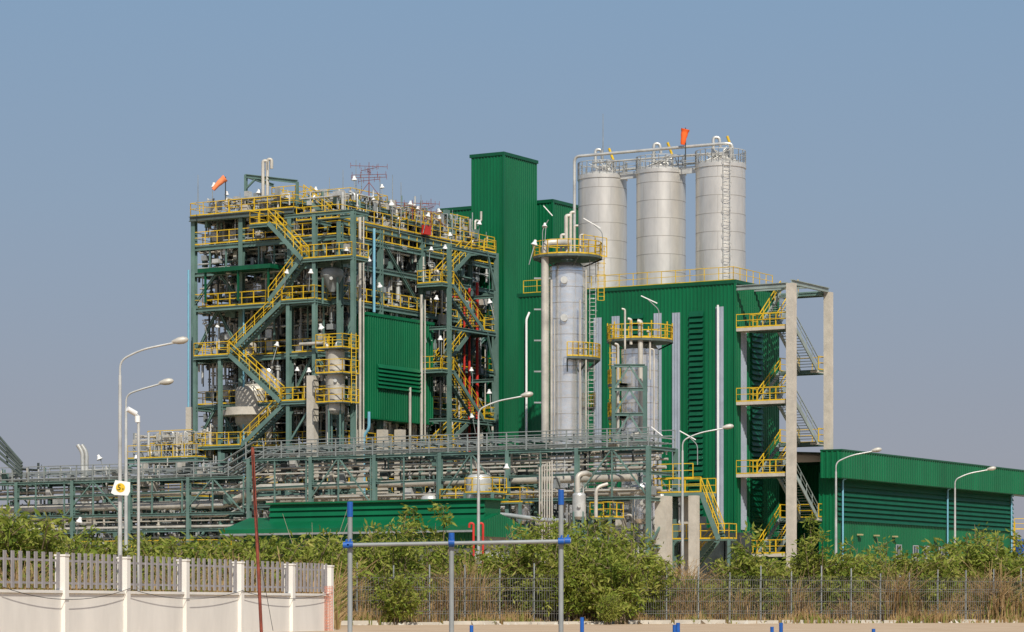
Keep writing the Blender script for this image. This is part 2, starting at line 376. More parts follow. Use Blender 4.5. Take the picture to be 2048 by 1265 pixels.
for pts,r in (([uv(K,21,-.4,10),uv(K,21,-.4,29.6)],.14),([uv(K,17,-.3,28),uv(K,19,-.3,28),uv(K,19,-.3,20)],.1),([uv(T,7.2,2.4,12),uv(T,7.2,2.4,29)],.12)):
    m=M(); m.tube(rnd(pts,.3),r,8); m.obj('fire_pipe',RED,PS)
m=M(); m.cbox(uv(K,12.6,-.4,32.9),A*.9,B*.4,.8); m.obj('fire_cabinet',RED,PS)
for px,y0,y1,r in ((720,420,890,.13),(727,420,890,.07),(712,740,880,.1),(843,590,880,.14),(820,775,900,.12),(850,600,880,.07)):
    m=M(); p=FP(px,.9); m.tube([p+Z*gz(y1,p.y),p+Z*gz(y0,p.y)],r,8); m.obj('riser_pipe',LAG,PS)
m=M(); p=FP(655,2.8); q=FP(600,2.8); m.tube(rnd([p+Z*14,p+Z*gz(686,p.y),q+Z*gz(686,p.y)],.5),.15,8)
m.obj('riser_pipe',LAG,PS)
for px,off,y0 in ((383,.9,815),(625,2.9,752),(437,-1,820),(541,-1,830),(585,-1,850),(720,.6,860),(765,.6,860),(800,.6,860)):
    m=M(); p=FP(px,off); m.cbox(p,A*.7,B*.7,gz(y0,p.y)); m.obj('concrete_column',CONC,PS)
m=M()
q0=uv(K,1,10.3,34.0);q1=uv(K,1,5.0,34.0)
m.ib(q0,q0+Z*3.4,.22,.22); m.ib(q0+Z*3.3,q1+Z*2.4,.22,.3); m.ib(q1,q1+Z*2.4,.2,.2); m.pr(q0+Z*2.2,q0.lerp(q1,.2)+Z*3.0,.14); m.ib(q0+Z*3.3,q0+A*4+Z*3.0,.2,.25)
m.obj('lifting_gantry',STEEL,PS)
for px,dy in ((526,0),(535,-3)):
    m=M(); p=at(px,240); t=gz(322+dy,240); m.tube(rnd([p+Z*34,p+Z*t,p+Z*t+X*.35,p+Z*(t-.8)+X*.35],.35,5),.14,10); m.obj('vent_pipe',LAG,PS)
# ================= vessels
def vessel(px,D,y0,y1,r,mt=ALU,label='lagged metal process vessel on the steel structure',cone=False,group=None,leg=1.0):
    z0=gz(y1,D);z1=gz(y0,D); c=at(px,D); e=thing('process_vessel',c+Z*z0,label,'vessel',group)
    m=M(); h=z1-z0; dm=r*.45
    prof=[(.02,0),(r*(.25 if cone else .7),.02 if cone else dm*.25),(r,dm*1.0 if not cone else r*1.4)]
    prof+= [(r,h-dm),(r*.9,h-dm*.45),(r*.6,h-dm*.12),(.02,h)]
    m.lathe(c+Z*z0,prof,28)
    for k in range(1,int(h/1.2)): m.lathe(c+Z*(z0+k*1.2),[(r*.99,-.03),(r+.025,-.03),(r+.025,.03),(r*.99,.03)],28)
    m.obj('shell',mt,e)
    q=M()
    q.tube(rnd([c+Z*z1-Z*.1,c+Z*(z1+.5),c+Z*(z1+.5)+A*r*1.3,c+Z*(z1-.4)+A*r*1.3],.2),.06,8)
    q.tube([c+Z*(z1+.2),c+Z*(z1+.28)],.14,10)
    q.tube([c-Y*r*.8+Z*(z0+h*.5),c-Y*(r+.2)+Z*(z0+h*.5)],.14,10)
    q.obj('nozzle',GALV,e)
    for k in range(4):
        l=M(); an=k*math.pi/2+.6; p=c+Vector((math.cos(an),math.sin(an),0))*r*.93
        l.pr(p+Z*(z0+r*1.2),p+Z*(z0-leg),.12); l.obj('leg',STEEL,e)
    return e
vessel(672,231,697,830,.72,LAG,'tall beige lagged vessel with yellow ladder platforms beside it',leg=8)
Dh=FP(506,-.9).y
vessel(506,Dh,768,895,1.5,LAG,'wide conical lagged hopper vessel in the steel frame',cone=True,leg=2)
vessel(497,Dh,684,735,.75,LAG,'small lagged drum on an upper deck')
Dc=FP(664,.8).y
vessel(664,Dc,535,585,.95,GREY,'grey cone bottomed hopper beneath an upper deck',cone=True)
vessel(538,FP(538,-1).y,735,790,.8,ALU)
random.seed(11)
for (px,y0,y1,r) in ((430,462,484,.4),(470,458,484,.55),(520,456,484,.5),(640,490,520,.5),(480,566,600,.5),(520,562,600,.65),(560,570,600,.4),(710,560,600,.5),(770,545,600,.7),(810,580,620,.6),(450,665,706,.5),(545,655,708,.6),(770,865,905,.8),(800,865,905,.5),(560,755,795,.5),(760,420,445,.4),(830,440,462,.4),(600,650,700,.5),(455,770,800,.6)):
    vessel(px,FP(px,-R(.9,2.2)).y,y0,y1,r,random.choice((ALU,LAG,GALV)),group='small process vessels on the steel decks',leg=.5)
m=M(); c=at(506,Dh); m.lathe(c+Z*gz(833,Dh),[(1.45,0),(2.6,0),(2.6,.65),(1.45,.65)],20); m.obj('ring_beam',CONC,PS)
for yy in (750,808,700):
    m=M(); z=gz(yy,232); o=at(672,231); m.cbox(o+Z*(z-.08)+A*.2,A*2.4,B*2.6,.07); m.obj('access_platform',STEELD,PS)
    rails(PS,[o+Z*z+A*s+B*t for s,t in ((1.4,-1.3),(-1,-1.3),(-1,1.3),(1.4,1.3))])
y=M()
y.tube([at(712,230.5,gz(810,232)),at(712,230.5,gz(670,232))],.035,5); y.tube([at(703,230.3,gz(810,232)),at(703,230.3,gz(670,232))],.035,5)
for k in range(18): 
    z=gz(808,232)+k*.31; y.pr(at(703,230.3,z),at(712,230.5,z),.03)
y.obj('ladder',YEL,PS)
random.seed(5)
def mast(px,yb,yt,D,arms,label):
    e=thing('antenna_mast',at(px,D,gz(yb,D)),label,'antenna')
    m=M(); p=at(px,D)
    m.tube([p+Z*gz(yb,D),p+Z*gz(yt,D)],.05,6,rs=[.05,.02]); m.obj('mast',RUST if arms else GREY,e)
    if arms:
        q=M(); z0=gz(yb,D);z1=gz(yt,D)
        for k in range(arms):
            z=z0+(z1-z0)*(.55+.42*k/arms); L=R(.9,1.7); an=R(0,3.1); d=Vector((math.cos(an),math.sin(an)*.6,0))
            q.tube([p-d*L+Z*z,p+d*L+Z*z],.022,5)
            for t in (-1,-.5,.5,1): q.tube([p+d*L*t+Z*(z-.2),p+d*L*t+Z*(z+.25)],.018,5)
        for t in (-1,1): q.tube([p+Z*(z0+(z1-z0)*.5),p+X*t*1.3+Z*z0],.025,5)
        q.obj('antenna_arm',RUST,e)
mast(738,405,325,240,6,'rusty lattice antenna mast with crossed arms on the roof')
mast(862,455,398,246,3,'low antenna with horizontal arms on the roof'); mast(825,440,400,244,3,'low antenna with horizontal arms on the roof')
for px,yb,yt in ((396,420,350),(659,420,355),(686,430,340),(723,430,345),(785,440,350),(802,440,365),(610,420,370),(712,430,320),(760,430,352),(905,470,420),(480,420,385),(560,420,378),(842,450,390)):
    mast(px,yb,yt,241,0,'thin lightning rod on the roof')
# ================= green building
S1=at(1007,256)
GB=thing('green_tower_building',S1,'tall green corrugated tower block with lower wing','building')
clad(GB,S1,5.9,3.4,0,gz(305,256),'tower_wall')
S2=at(1105,260.5); clad(GB,S2,7.5,12,0,gz(400,260.5),'wing_wall')
C=at(1470,230); ztop=gz(561,230)
SB=thing('silo_building',C,'green corrugated process building with louvres and pale vertical skylight strips','building')
clad(SB,C,8.2,20.3,0,ztop)
m=M(); o=uv(C,8.25,12,0); corr(m,o,o+A*18,0,ztop-.4,-B); corr(m,uv(C,8.25,20.2,0),uv(C,22,20.2,0),0,ztop-.4,B); m.box(uv(C,8.3,12,ztop-.4),A*18,B*8.2,Z*.2); m.obj('rear_wall',GREEN,SB)
def strip(px0,px1,y0,y1,mt,nm,kind='flat'):
    s0=along(C,B,px0);s1=along(C,B,px1); p0=C+B*s0;p1=C+B*s1; D=(p0.y+p1.y)/2
    m=M(); z0=gz(y1,D);z1=gz(y0,D)
    if kind=='flat': corr(m,p0-A*.07,p1-A*.07,z0,z1,-A,.22,.04)
    else: louv(m,p0-A*.07,p1-A*.07,z0,z1,-A,.45,.2)
    m.obj(nm,mt,SB)
for a_,b_,y0,y1 in ((1204,1188,636,960),(1240,1224,633,960),(1324,1308,627,1040),(1361,1345,626,1040)): strip(a_,b_,y0,y1,TRANS,'skylight_strip')
strip(1448,1432,614,1150,TRANS,'skylight_strip')
strip(1408,1380,623,1150,GREEN2,'louvre','l'); strip(1288,1262,628,700,GREEN2,'louvre','l')
def strip2(px0,px1,y0,y1,mt,nm,kind):
    p0=C+A*along(C,A,px0);p1=C+A*along(C,A,px1);D=p0.y;m=M()
    if kind=='f': corr(m,p0-B*.08,p1-B*.08,gz(y1,D),gz(y0,D),-B,.22,.04)
    else: louv(m,p0-B*.08,p1-B*.08,gz(y1,D),gz(y0,D),-B,.45,.2)
    m.obj(nm,mt,SB)
strip2(1480,1491,655,1060,TRANS,'skylight_strip','f'); strip2(1500,1522,650,1100,GREEN2,'louvre','l')
m=M(); 
p=C+B*along(C,B,1439)-A*.3; m.tube([p,p+Z*gz(612,231)],.09,8); m.obj('drainpipe',WHITE,SB)
m=M(); m.tube(rnd([C+B*along(C,B,1057)-A*.35+Z*14,C+B*along(C,B,1057)-A*.35+Z*25,C+B*along(C,B,1060)-A*.1+Z*25.6],.2),.1,8)
m.obj('drainpipe',WHITE,SB)
rails(SB,[uv(C,.3,20,ztop+.05),uv(C,.3,.3,ztop+.05),uv(C,7.6,.3,ztop+.05)],t=.05)
# ================= silos
SI0=at(1441,236); rS=2.06
silos=[]
for px,yt in ((1441,333),(1322,345),(1205,356)):
    c=SI0+B*along(SI0,B,px); D=c.y; zt=gz(yt,D)
    e=thing('storage_silo',c+Z*ztop,'tall stainless steel storage silo with railed top on the green building','silo','stainless silos on the building roof')
    m=M(); m.lathe(c+Z*(ztop+.06),[(rS,0),(rS,zt-ztop)],56)
    m.lathe(c+Z*zt,[(rS,-.25),(rS+.07,-.25),(rS+.07,.05),(rS,.05),(.5,.75),(.5,.95),(.02,.95)],56); m.obj('shell',SILO,e)
    q=M()
    for k in range(1,7):
        z=ztop+k*1.5; q.lathe(c+Z*z,[(rS-.01,-.02),(rS+.012,-.02),(rS+.012,.02),(rS-.01,.02)],56)
        for j in range(3):
            an=-2.9+j*1.15+(k%2)*.5; d=Vector((math.cos(an),math.sin(an),0)); q.pr(c+d*(rS+.002)+Z*z,c+d*(rS+.002)+Z*min(z+1.5,zt-.26),.015)
    q.obj('weld_seam',SEAM,e)
    q=M()
    n=22; pr=[c+Vector((math.cos(2*math.pi*i/n),math.sin(2*math.pi*i/n),0))*(rS+.02)+Z*(zt+.05) for i in range(n)]
    rail(q,pr,1.15,.055,True); q.obj('top_railing',GALV,e)
    q=M()
    q.tube(rnd([c+Z*(zt+.8)-X*.6,c+Z*(zt+2.4)-X*.6,c+Z*(zt+2.4)-X*.1,c+Z*(zt+1.6)],.35,5),.13,8)
    q.tube([c+X*.5+Z*(zt+.5),c+X*.5+Z*(zt+1.4)],.25,10); q.tube([c+X*.9-Y*.6+Z*(zt+.3),c+X*.9-Y*.6+Z*(zt+1.3)],.12,8)
    for k in range(12): q.tube([c+X*R(-1.4,1.4)-Y*R(0,1.2)+Z*(zt+.3),c+X*R(-1.2,1.2)-Y*R(0,1.2)+Z*(zt+R(.8,1.6))],.05,6)
    q.obj('nozzle',GALV,e)
    q=M(); q.tube([c+X*.95+Z*(zt+1.4),c+X*.55+Z*(zt+2.5)],.11,8); q.obj('explosion_vent',YEL,e)
    q=M(); q.tube([c+X*.95+Z*(zt+.6),c+X*.95+Z*(zt+1.4)],.06,8); q.obj('vent_stem',DARK,e)
    silos.append((e,c,zt))
e,c,zt=silos[0]
q=M()
for s in (-.28,.28):
    p=c+Vector((.35+s,-rS-.12,0)); q.tube([p+Z*(ztop+.1),p+Z*(zt+1.2)],.035,6)
for k in range(34): 
    z=ztop+.3+k*.3; q.pr(c+Vector((.07,-rS-.12,z)),c+Vector((.63,-rS-.12,z)),.025)
for k in range(9):
    z=ztop+2.4+k; q.tube([c+Vector((.35+.38*math.cos(t),-rS-.15-.42*math.sin(t)-.1,z)) for t in np.linspace(0,math.pi,7)],.022,5)
q.obj('ladder',GALV,e,label='caged access ladder')
c3=silos[2][1]
pa=c+Vector((.2,-.9,0))+Z*gz(291,236); pb=c3+Vector((-2.4,-.9,0))+Z*gz(318,242)
W1=thing('silo_pipe_bridge',c+Z*zt,'grey conveying pipe and walkway linking the silo tops','pipework')
for pts,r in ((rnd([pa-Z*1.2+X*.7,pa+X*.7,pa,pb,pb-Z*7],.5,5),.13),([pa-Z*.8-Y*.4,pb-Z*.6+X*1.5-Y*.4],.08),([pa-Z*1.1+Y*2,pb-Z*1+X*2+Y*2],.1)):
    q=M(); q.tube(pts,r,10); q.obj('pipe',GALV,W1)
for (e0,ca,za),(e1,cb,zb) in zip(silos,silos[1:]):
    q=M(); a_=ca+B*1.9+Z*(zt+.02);b_=cb-B*1.9+Z*(zt+.02); q.box(a_-A*.5-Z*.1,b_-a_,A*1.0,Z*.08); rail(q,[a_-A*.5,b_-A*.5],1.1,.05); rail(q,[a_+A*.5,b_+A*.5],1.1,.05); q.pr(a_-A*.5-Z*.3,b_-A*.5-Z*.3,.12,.35)
    q.obj('walkway',GALV,W1)
mast(1206,325,228,241,0,'tall thin lightning rod above the silos')
def sock(px,yb,yt,D,dr,mt,label,L=1.5,rmax=.36):
    p=at(px,D); e=thing('windsock',p+Z*gz(yb,D),label,'windsock'); m=M()
    zt=gz(yt,D); m.tube([p+Z*gz(yb,D),p+Z*zt],.045,6); m.obj('pole',DARK,e)
    m=M(); d=Vector(dr).normalized(); pts=[];rs=[]
    for k in range(9):
        t=k/8; pts.append(p+Z*(zt-.1)+d*L*t+Z*(-.35*t*t)+Y*.05*math.sin(t*6)); rs.append(rmax*(1-.5*t)*(1+.06*math.sin(k*2.1)))
    m.tube(pts,.3,16,cap=False,rs=rs); m.obj('sock',mt,e)
sock(1371,320,256,236,(-.25,-.1,-1),ORANGE,'orange windsock drooping on a dark pole',1.0,.36)
sock(451,405,354,241,(-.8,-.2,-.55),PALEOR,'faded orange and white windsock on the roof',1.25,.32)
# ================= right stair tower
w_=5.0; Nn=C-B*w_
RT=thing('stair_tower',Nn,'external stair tower with concrete columns and yellow handrails','stair tower')
zc=gz(567,227.4)
m=M(); m.box(Nn-A*.32-B*.32,A*.64,B*.64,Z*zc); m.obj('concrete_column',CONC,RT)
FC=Nn+A*7.1; m=M(); m.box(FC-A*.3-B*.3,A*.6,B*.6,Z*(zc-.05)); m.obj('concrete_column',CONC,RT)
m=M()
m.ib(Nn+Z*(zc-.1)+B*.33,C+Z*(zc-.1),.25,.4); m.ib(Nn+Z*(zc+.12),FC+Z*(zc+.12),.25,.4); m.ib(FC+B*.33+Z*(zc-.1),FC+B*5+Z*(zc-.1),.25,.4); m.ib(Nn+A*3.5+Z*(zc+.1),Nn+A*3.5+B*5+Z*(zc+.1),.2,.3); m.pr(Nn+Z*zc,FC+B*5+Z*zc,.15)
PALE=mat('pale_steel',(.26,.31,.29),.5,0,.2,1)
m.obj('top_frame',PALE,RT)
Lz=[gz(655,229),gz(803,229),gz(948,229),gz(1108,229)]; Rz=[gz(740,233),gz(884,233),gz(1035,233)]
zig(RT,Nn+A*.35+B*.35,A,B,6.9,1.3,1.75,[(0,Lz[3]),(1,Rz[2]),(0,Lz[2]),(1,Rz[1]),(0,Lz[1]),(1,Rz[0]),(0,Lz[0]),(1,26.6)],True,PALE,toprail=False)
for z in Lz:
    m=M(); m.box(Nn+A*-.1+B*.35+Z*(z-.25),A*.45,B*4.5,Z*.25); m.box(Nn+A*.35+B*3.9+Z*(z-.22),A*1.3,B*1.0,Z*.2); m.obj('landing',CONC,RT)
    rails(RT,[Nn-A*.08+B*.35+Z*z,Nn-A*.08+B*4.85+Z*z])
for z in Rz: m=M(); m.box(FC-A*1.3+B*.32+Z*(z-.25),A*1.5,B*.7,Z*.18); m.obj('landing',CONC,RT)
# ================= warehouse
W=at(1655,231)+A*1.8; WL=along(W,A,2024); WH=gz(903,232.4)
WB=thing('warehouse',W,'long low green corrugated warehouse with louvred band and deep eaves','building')
m=M(); zl0=gz(1042,233.5); zl1=gz(958,233.5)
corr(m,W,W+A*WL,0,zl0,-B); corr(m,W,W+B*1.6,0,zl1+.5,-A); corr(m,W+B*1.6,W+B*1.6+A*6,0,WH-1,B); corr(m,W+A*WL,W+A*WL+B*20,0,WH-1,A)
m.obj('wall',GREEN,WB)
m=M(); louv(m,W,W+A*WL,zl0,zl1+.2,-B,.42,.2); m.box(W+B*.02+Z*zl0,A*WL,B*.05,Z*(zl1+.2-zl0)); m.obj('louvre',GREEN2,WB)
m=M(); E0=W-A*1.0-B*.9; EL=WL+6
corr(m,E0,E0+A*EL,zl1,WH,-B,.5,.07); corr(m,E0,E0+B*1.9,zl1,WH,-A,.5,.07); m.box(E0+A*.02+B*.02+Z*(zl1-.04),A*EL,B*1.5,Z*.06)
m.obj('fascia',GREEN,WB)
m=M(); m.box(E0-A*.08-B*.1+Z*WH,A*(EL+.1),B*2,Z*.12); 
o=E0+A*2.6+B*1.9; m.add([o+Z*WH,o+A*(EL-2.6)+Z*WH,o+A*(EL-2.6)+B*18+Z*(WH+.9),o+B*18+Z*(WH+.9)],[(0,1,2,3)])
m.obj('roof',GREEN2,WB)
for px in (1680,1890,2018):
    m=M(); p=W+A*along(W,A,px)-B*.25; m.tube(rnd([p,p+Z*(zl1-.1),p+Z*(zl1)-B*.3],.2),.08,8); m.obj('drainpipe',BLUEP,WB)
WFR=mat('window_frame_paint',(.42,.44,.44),.5)
for px in (1790,1824,1846,1876):
    p=W+A*along(W,A,px)-B*.08; f=M(); zb=3.4;hh=2.75
    for a0_,w0 in ((0,.06),(.55,.06),(1.1,.06)): f.box(p+A*a0_+Z*zb,A*w0,-B*.05,Z*hh)
    for z_ in (0,hh*.6,hh-.06): f.box(p+Z*(zb+z_)-B*.002,A*1.16,-B*.045,Z*.06)
    f.obj('window_frame',WFR,WB)
    g2=M(); g2.box(p+A*.02+Z*(zb+.02),A*1.12,-B*.03,Z*(hh-.04)); g2.obj('window_pane',GLASS,WB)
CREAM=mat('lamp_cream',(.40,.36,.18),.5)
for px in (1712,1745,1782,1866,1950):
    m=M(); p=W+A*along(W,A,px)-B*.1+Z*6.75; m.box(p,A*.6,-B*.3,Z*.12); m.obj('wall_lamp',CREAM,WB)
m=M(); m.box(W-B*.1,A*WL,-B*.06,Z*2.9); m.obj('plinth',CONC,WB)
AN=at(1655,240.5); AW=thing('annex_building',AN,'low green corrugated annex behind the stair tower','building'); clad(AW,AN,6,7.6,0,gz(925,240.5))
e=thing('storage_tank',at(2045,290),'small dark blue storage tank with yellow rail','tank'); m=M(); c=at(2045,290); m.lathe(c,[(.8,0),(.8,gz(1082,290)),(.05,gz(1078,290))],24); m.obj('shell',BLUE,e)
m=M(); rail(m,[c-X*1.0-Y+Z*gz(1060,290),c+X*2-Y+Z*gz(1060,290)]); m.pr(c-X*1.0-Y,c-X*1.0-Y+Z*gz(1045,290),.15); m.obj('handrail',YEL,e)
# ================= columns
def ringplat(par,c,r0,r1,a0,a1,z,n=16):
    ms=M(); my=M()
    P=lambda r,t:c+Vector((math.cos(t)*r,math.sin(t)*r,0))+Z*z
    ts=np.linspace(a0,a1,n+1)
    for t0,t1 in zip(ts,ts[1:]):
        v=[P(r0,t0),P(r1,t0),P(r1,t1),P(r0,t1)]; ms.add(v+[q-Z*.18 for q in v],[(0,1,2,3),(4,7,6,5),(1,5,6,2),(0,3,7,4)])
    rail(my,[P(r1-.03,t) for t in ts],1.1,.06)
    for t in ts[::4]: ms.pr(P(r0,t)-Z*1.1,P(r1,t)-Z*.15,.1)
    ms.obj('platform',STEELD,par); my.obj('handrail',YEL,par)
def seams(m,c,r,z0,z1,dz=1.25):
    z=z0
    while z<z1: m.lathe(c+Z*z,[(r-.01,-.02),(r+.018,-.02),(r+.018,.02),(r-.01,.02)],48); z+=dz
def cage(par,p,z0,z1,mt=YEL):
    m=M()
    for s in (-.24,.24): m.pr(p+X*s+Z*z0,p+X*s+Z*z1,.05)
    z=z0
    while z<z1: m.pr(p-X*.24+Z*z,p+X*.24+Z*z,.03); z+=.32
    z=z0+2
    while z<z1:
        m.tube([p+Vector((.36*math.cos(t),-.5*math.sin(t),z)) for t in np.linspace(0,math.pi,7)],.025,5); z+=.9
    m.obj('ladder',mt,par)
c=at(1135,225); r=1.45; zt=gz(530,225)
E=thing('distillation_column',c,'shiny aluminium clad column with yellow top platform','column vessel')
m=M(); m.lathe(c,[(r,0),(r,zt-.5),(r*.95,zt-.2),(r*.7,zt+.1),(.02,zt+.25)],48); m.obj('shell',ALU,E)
m=M(); seams(m,c,r,6,zt-.4); m.obj('cladding_band',SEAM,E)
zp=gz(515,225)
ringplat(E,c,.5,2.75,0,2*math.pi,zp,20); ringplat(E,c,r+.05,2.6,-1.6,.5,gz(718,225),12); ringplat(E,c,r+.05,2.2,-.3,1.0,gz(815,225),8)
rails(E,[c+X*3.1+Z*(zp),c+X*1.2-Y*2.2+Z*(zp)],h=1.5); cage(E,c+X*2.65,zp-3.4,zp+1); cage(E,c+X*1.85-Y*.9,4,gz(718,225),GALV); cage(E,c+X*2.0+Y*.2,gz(718,225),zp,GALV)
p=at(1090,223.5)
for pts,rr in ((rnd([p+Z*gz(885,224),p+Z*gz(488,224),p+X*1.0+Z*(gz(488,224)+.05),c+Z*(zp+1.1)],.6,6),.3),([at(1172,223)+Z*6,at(1172,223)+Z*gz(540,223)],.07),([at(1160,223)+Z*6,at(1160,223)+Z*gz(600,223)],.08),([at(1103,223)+Z*6,at(1103,223)+Z*gz(560,223)],.09),([at(1109,223)+Z*6,at(1109,223)+Z*gz(640,223)],.05)):
    m=M(); m.tube(pts,rr,12); m.obj('pipe',LAG,E)
for dx,y0,rr in ((-.1,432,.16),(.25,425,.12),(.55,452,.1),(-.5,470,.12),(1.0,470,.09)): m=M(); m.tube(rnd([c+X*dx+Z*zp,c+X*dx+Z*gz(y0,225),c+X*(dx+.3)+Z*gz(y0,225)],.2),rr,8); m.obj('pipe',LAG,E)
for yy in (565,640): 
    m=M(); q=c+X*-.3-Y*(r); m.tube([q+Z*gz(yy,225),q-Y*.25+Z*gz(yy,225)],.28,14); m.obj('nozzle',GALV,E)
for k in range(5): m=M(); m.box(at(1068,223.5,gz(560+k*62,224)),X*1.3,Y*.1,Z*.12); m.obj('pipe_bracket',GREY,E)
c=at(1280,220); zt=gz(690,220); r=1.45
E=thing('distillation_column',c,'shorter aluminium clad column with yellow railed platform','column vessel')
m=M(); m.lathe(c,[(r,0),(r,zt-.4),(r*.8,zt),(.02,zt+.3)],48); m.obj('shell',ALU,E)
m=M(); seams(m,c,r,4,zt-.5); m.obj('cladding_band',SEAM,E)
zp=gz(682,220); ringplat(E,c,.6,2.55,0,2*math.pi,zp,20)
for t in np.linspace(0,2*math.pi,11)[:-1]:
    my=M(); P=c+Vector((math.cos(t)*2.5,math.sin(t)*2.5,zp)); my.pr(P,P+Z*1.35,.07); my.obj('rail_post',YEL,E)
for yy in (770,835): ringplat(E,c,r+.05,2.5,2.6,4.0,gz(yy,220),6)
cage(E,c-X*2.1-Y*.7,gz(900,220),gz(650,220))
for px,y0,y1,rr in ((1281,645,860,.2),(1250,620,700,.08),(1236,690,900,.1),(1300,665,760,.08),(1262,640,690,.12),(1308,700,1000,.07)):
    m=M(); p=at(px,217.8); m.tube(rnd([p+Z*gz(y1,218),p+Z*gz(y0,218),p+Z*gz(y0,218)+X*-.25+Z*.05],.2),rr,10); m.obj('pipe',LAG,E)
m=M(); m.tube(rnd([at(1281,217.8,gz(850,218)),at(1281,217.8,gz(868,218)),at(1262,217.8,gz(872,218)),at(1250,217.8,gz(900,218))],.5,5),.22,10)
m.obj('pipe',LAG,E)
m=M(); q0=at(1228,216.5);q1=at(1290,216.5)
for q in (q0,q1): m.ib(q,q+Z*gz(733,217),.26,.26)
for yy in (733,780,830,880,930): m.ib(q0+Z*gz(yy,217),q1+Z*gz(yy,217),.2,.24)
for a_,b_ in ((733,780),(780,830),(830,880),(880,930)): m.pr(q0+Z*gz(b_,217),q0.lerp(q1,.5)+Z*gz(a_,217),.13); m.pr(q1+Z*gz(b_,217),q0.lerp(q1,.5)+Z*gz(a_,217),.13)
m.obj('support_frame',STEEL,E)
# ================= pipe rack
P0=at(1297,205); 
PR=thing('pipe_rack',P0,'long green steel pipe rack carrying cable trays and large pipes','pipe rack')
s_end=along(P0,B,487); s_left=along(P0,B,-40)
m=M()
def truss(m,v0,v1,u,za,zb,bay=3.0):
    m.ib(uv(P0,u,v0,za),uv(P0,u,v1,za),.18,.22); m.ib(uv(P0,u,v0,zb),uv(P0,u,v1,zb),.18,.22)
    k=max(1,round((v1-v0)/bay)); d=(v1-v0)/k
    for i in range(k):
        a_=v0+i*d; m.pr(uv(P0,u,a_,za),uv(P0,u,a_,zb),.1)
        if i%4==0: m.pr(uv(P0,u,a_,za),uv(P0,u,a_+d,zb),.1)
        elif i%4==1: m.pr(uv(P0,u,a_,zb),uv(P0,u,a_+d,za),.1)
for u in (0,4.2): truss(m,0,s_end,u,8.7,12.3); truss(m,s_end,s_left,u,8.2,11.0)
v=0
while v<s_left:
    for u in (0,4.2): m.ib(uv(P0,u,v,0),uv(P0,u,v,12.4 if v<s_end else 11.1),.3,.3)
    for z in (5.2,8.6,10.5,12.3 if v<s_end else 11): m.ib(uv(P0,0,v,z),uv(P0,4.2,v,z),.2,.26)
    m.pr(uv(P0,0,v,5.2),uv(P0,4.2,v,8.6),.14)
    v+=5.9
for z in (5.2,6.9): m.ib(uv(P0,0,s_end,z),uv(P0,0,s_left,z),.18,.22)
m.ib(uv(P0,0,0,10.6),uv(P0,0,s_left,9.7),.14,.16)
m.obj('steel_frame',STEEL,PR)
TRAY=mat('cable_tray',(.30,.33,.32),.5,.3,.2,1)
for z,us_ in ((12.75,(.2,.9,1.6,2.3,3.0,3.7)),(13.3,(.3,2.0,3.6)),(13.75,(.1,4.0))):
    for u in us_: 
        m=M(); hh_=.07 if z<13.5 else .05
        m.pr(uv(P0,u,0,z),uv(P0,u,s_end-1,z),.3,hh_); 
        m.pr(uv(P0,u,s_end+2,z-1.4),uv(P0,u,s_left,z-1.4),.3,hh_); m.pr(uv(P0,u,s_end-1,z),uv(P0,u,s_end+2,z-1.4),.3,hh_)
        m.obj('cable_tray',TRAY,PR)
m=M(); v=0
while v<s_left:
    zz=0 if v<s_end else -1.4
    m.pr(uv(P0,0,v,12.4+zz),uv(P0,0,v,13.75+zz),.08);m.pr(uv(P0,4.1,v,12.4+zz),uv(P0,4.1,v,13.75+zz),.08); m.pr(uv(P0,0,v,13.1+zz),uv(P0,4.1,v,13.1+zz),.08); v+=1.7
m.obj('tray_support',TRAY,PR,kind='stuff')
def lp(pts,r,n=10):
    m=M(); m.tube(pts,r,n); m.obj('large_pipe',LAG,PR)
lp([uv(P0,.9,1.5,10.2),uv(P0,.9,s_end-1,10.2),uv(P0,.9,s_end+2.5,8.9),uv(P0,.9,s_left,8.9)],.27,14)
for u,z0,z1,r in ((2.0,9.4,9.2,.16),(2.7,11.0,9.9,.13),(3.4,9.2,9.0,.2),(1.6,11.7,10.3,.09),(.5,11.2,9.9,.07),(2.2,12.0,10.6,.07),(3.0,11.6,10.4,.09),(.3,9.3,8.0,.08)): lp([uv(P0,u,0,z0),uv(P0,u,s_end-1,z0),uv(P0,u,s_end+2,z1),uv(P0,u,s_left,z1)],r)
for u,z,r in ((.4,7.2,.12),(1.6,5.6,.2),(1.0,6.4,.07),(2.4,7.4,.1),(.8,7.7,.06)): lp([uv(P0,u,s_end,z),uv(P0,u,s_left,z)],r)
random.seed(21)
pipes(PR,P0,.3,4,0,s_left,8.8,12.3,200,[GALV,LAG,GREY,STEEL,DARK],(.03,.07))
pipes(PR,P0,1,9,s_end-4,s_left,.5,9,520,[GALV,LAG,GREY,DARK,STEEL],(.04,.11))
pipes(PR,P0,2,9,0,s_end,1,9,400,[GALV,LAG,GREY,DARK],(.04,.12))
YD=thing('equipment_platform',uv(P0,6,s_end+8,0),'low steel equipment platforms with yellow handrails behind the pipe rack','platform')
for (v0,v1,z,u0) in ((s_end-2,s_end+9,8.2,5.5),(s_end+10,s_left,8.2,5.5),(s_end+2,s_left,5.0,-1.5),(s_end+1,s_end+10,2.8,-2.2),(s_end+11,s_end+20,10.0,8)):
    m=M()
    deck(m,P0,u0,u0+2.6,v0,v1,z); rails(YD,[uv(P0,u0+2.6,v0,z),uv(P0,u0,v0,z),uv(P0,u0,v1,z),uv(P0,u0+2.6,v1,z)])
    v=v0
    while v<v1: m.ib(uv(P0,u0,v,0),uv(P0,u0,v,z),.22,.22); v+=3.3
    m.obj('deck',STEEL,YD)
m=M()
YP=uv(P0,10,0,0); va=along(YP,B,392); vb=along(YP,B,255); z=gz(911,236)
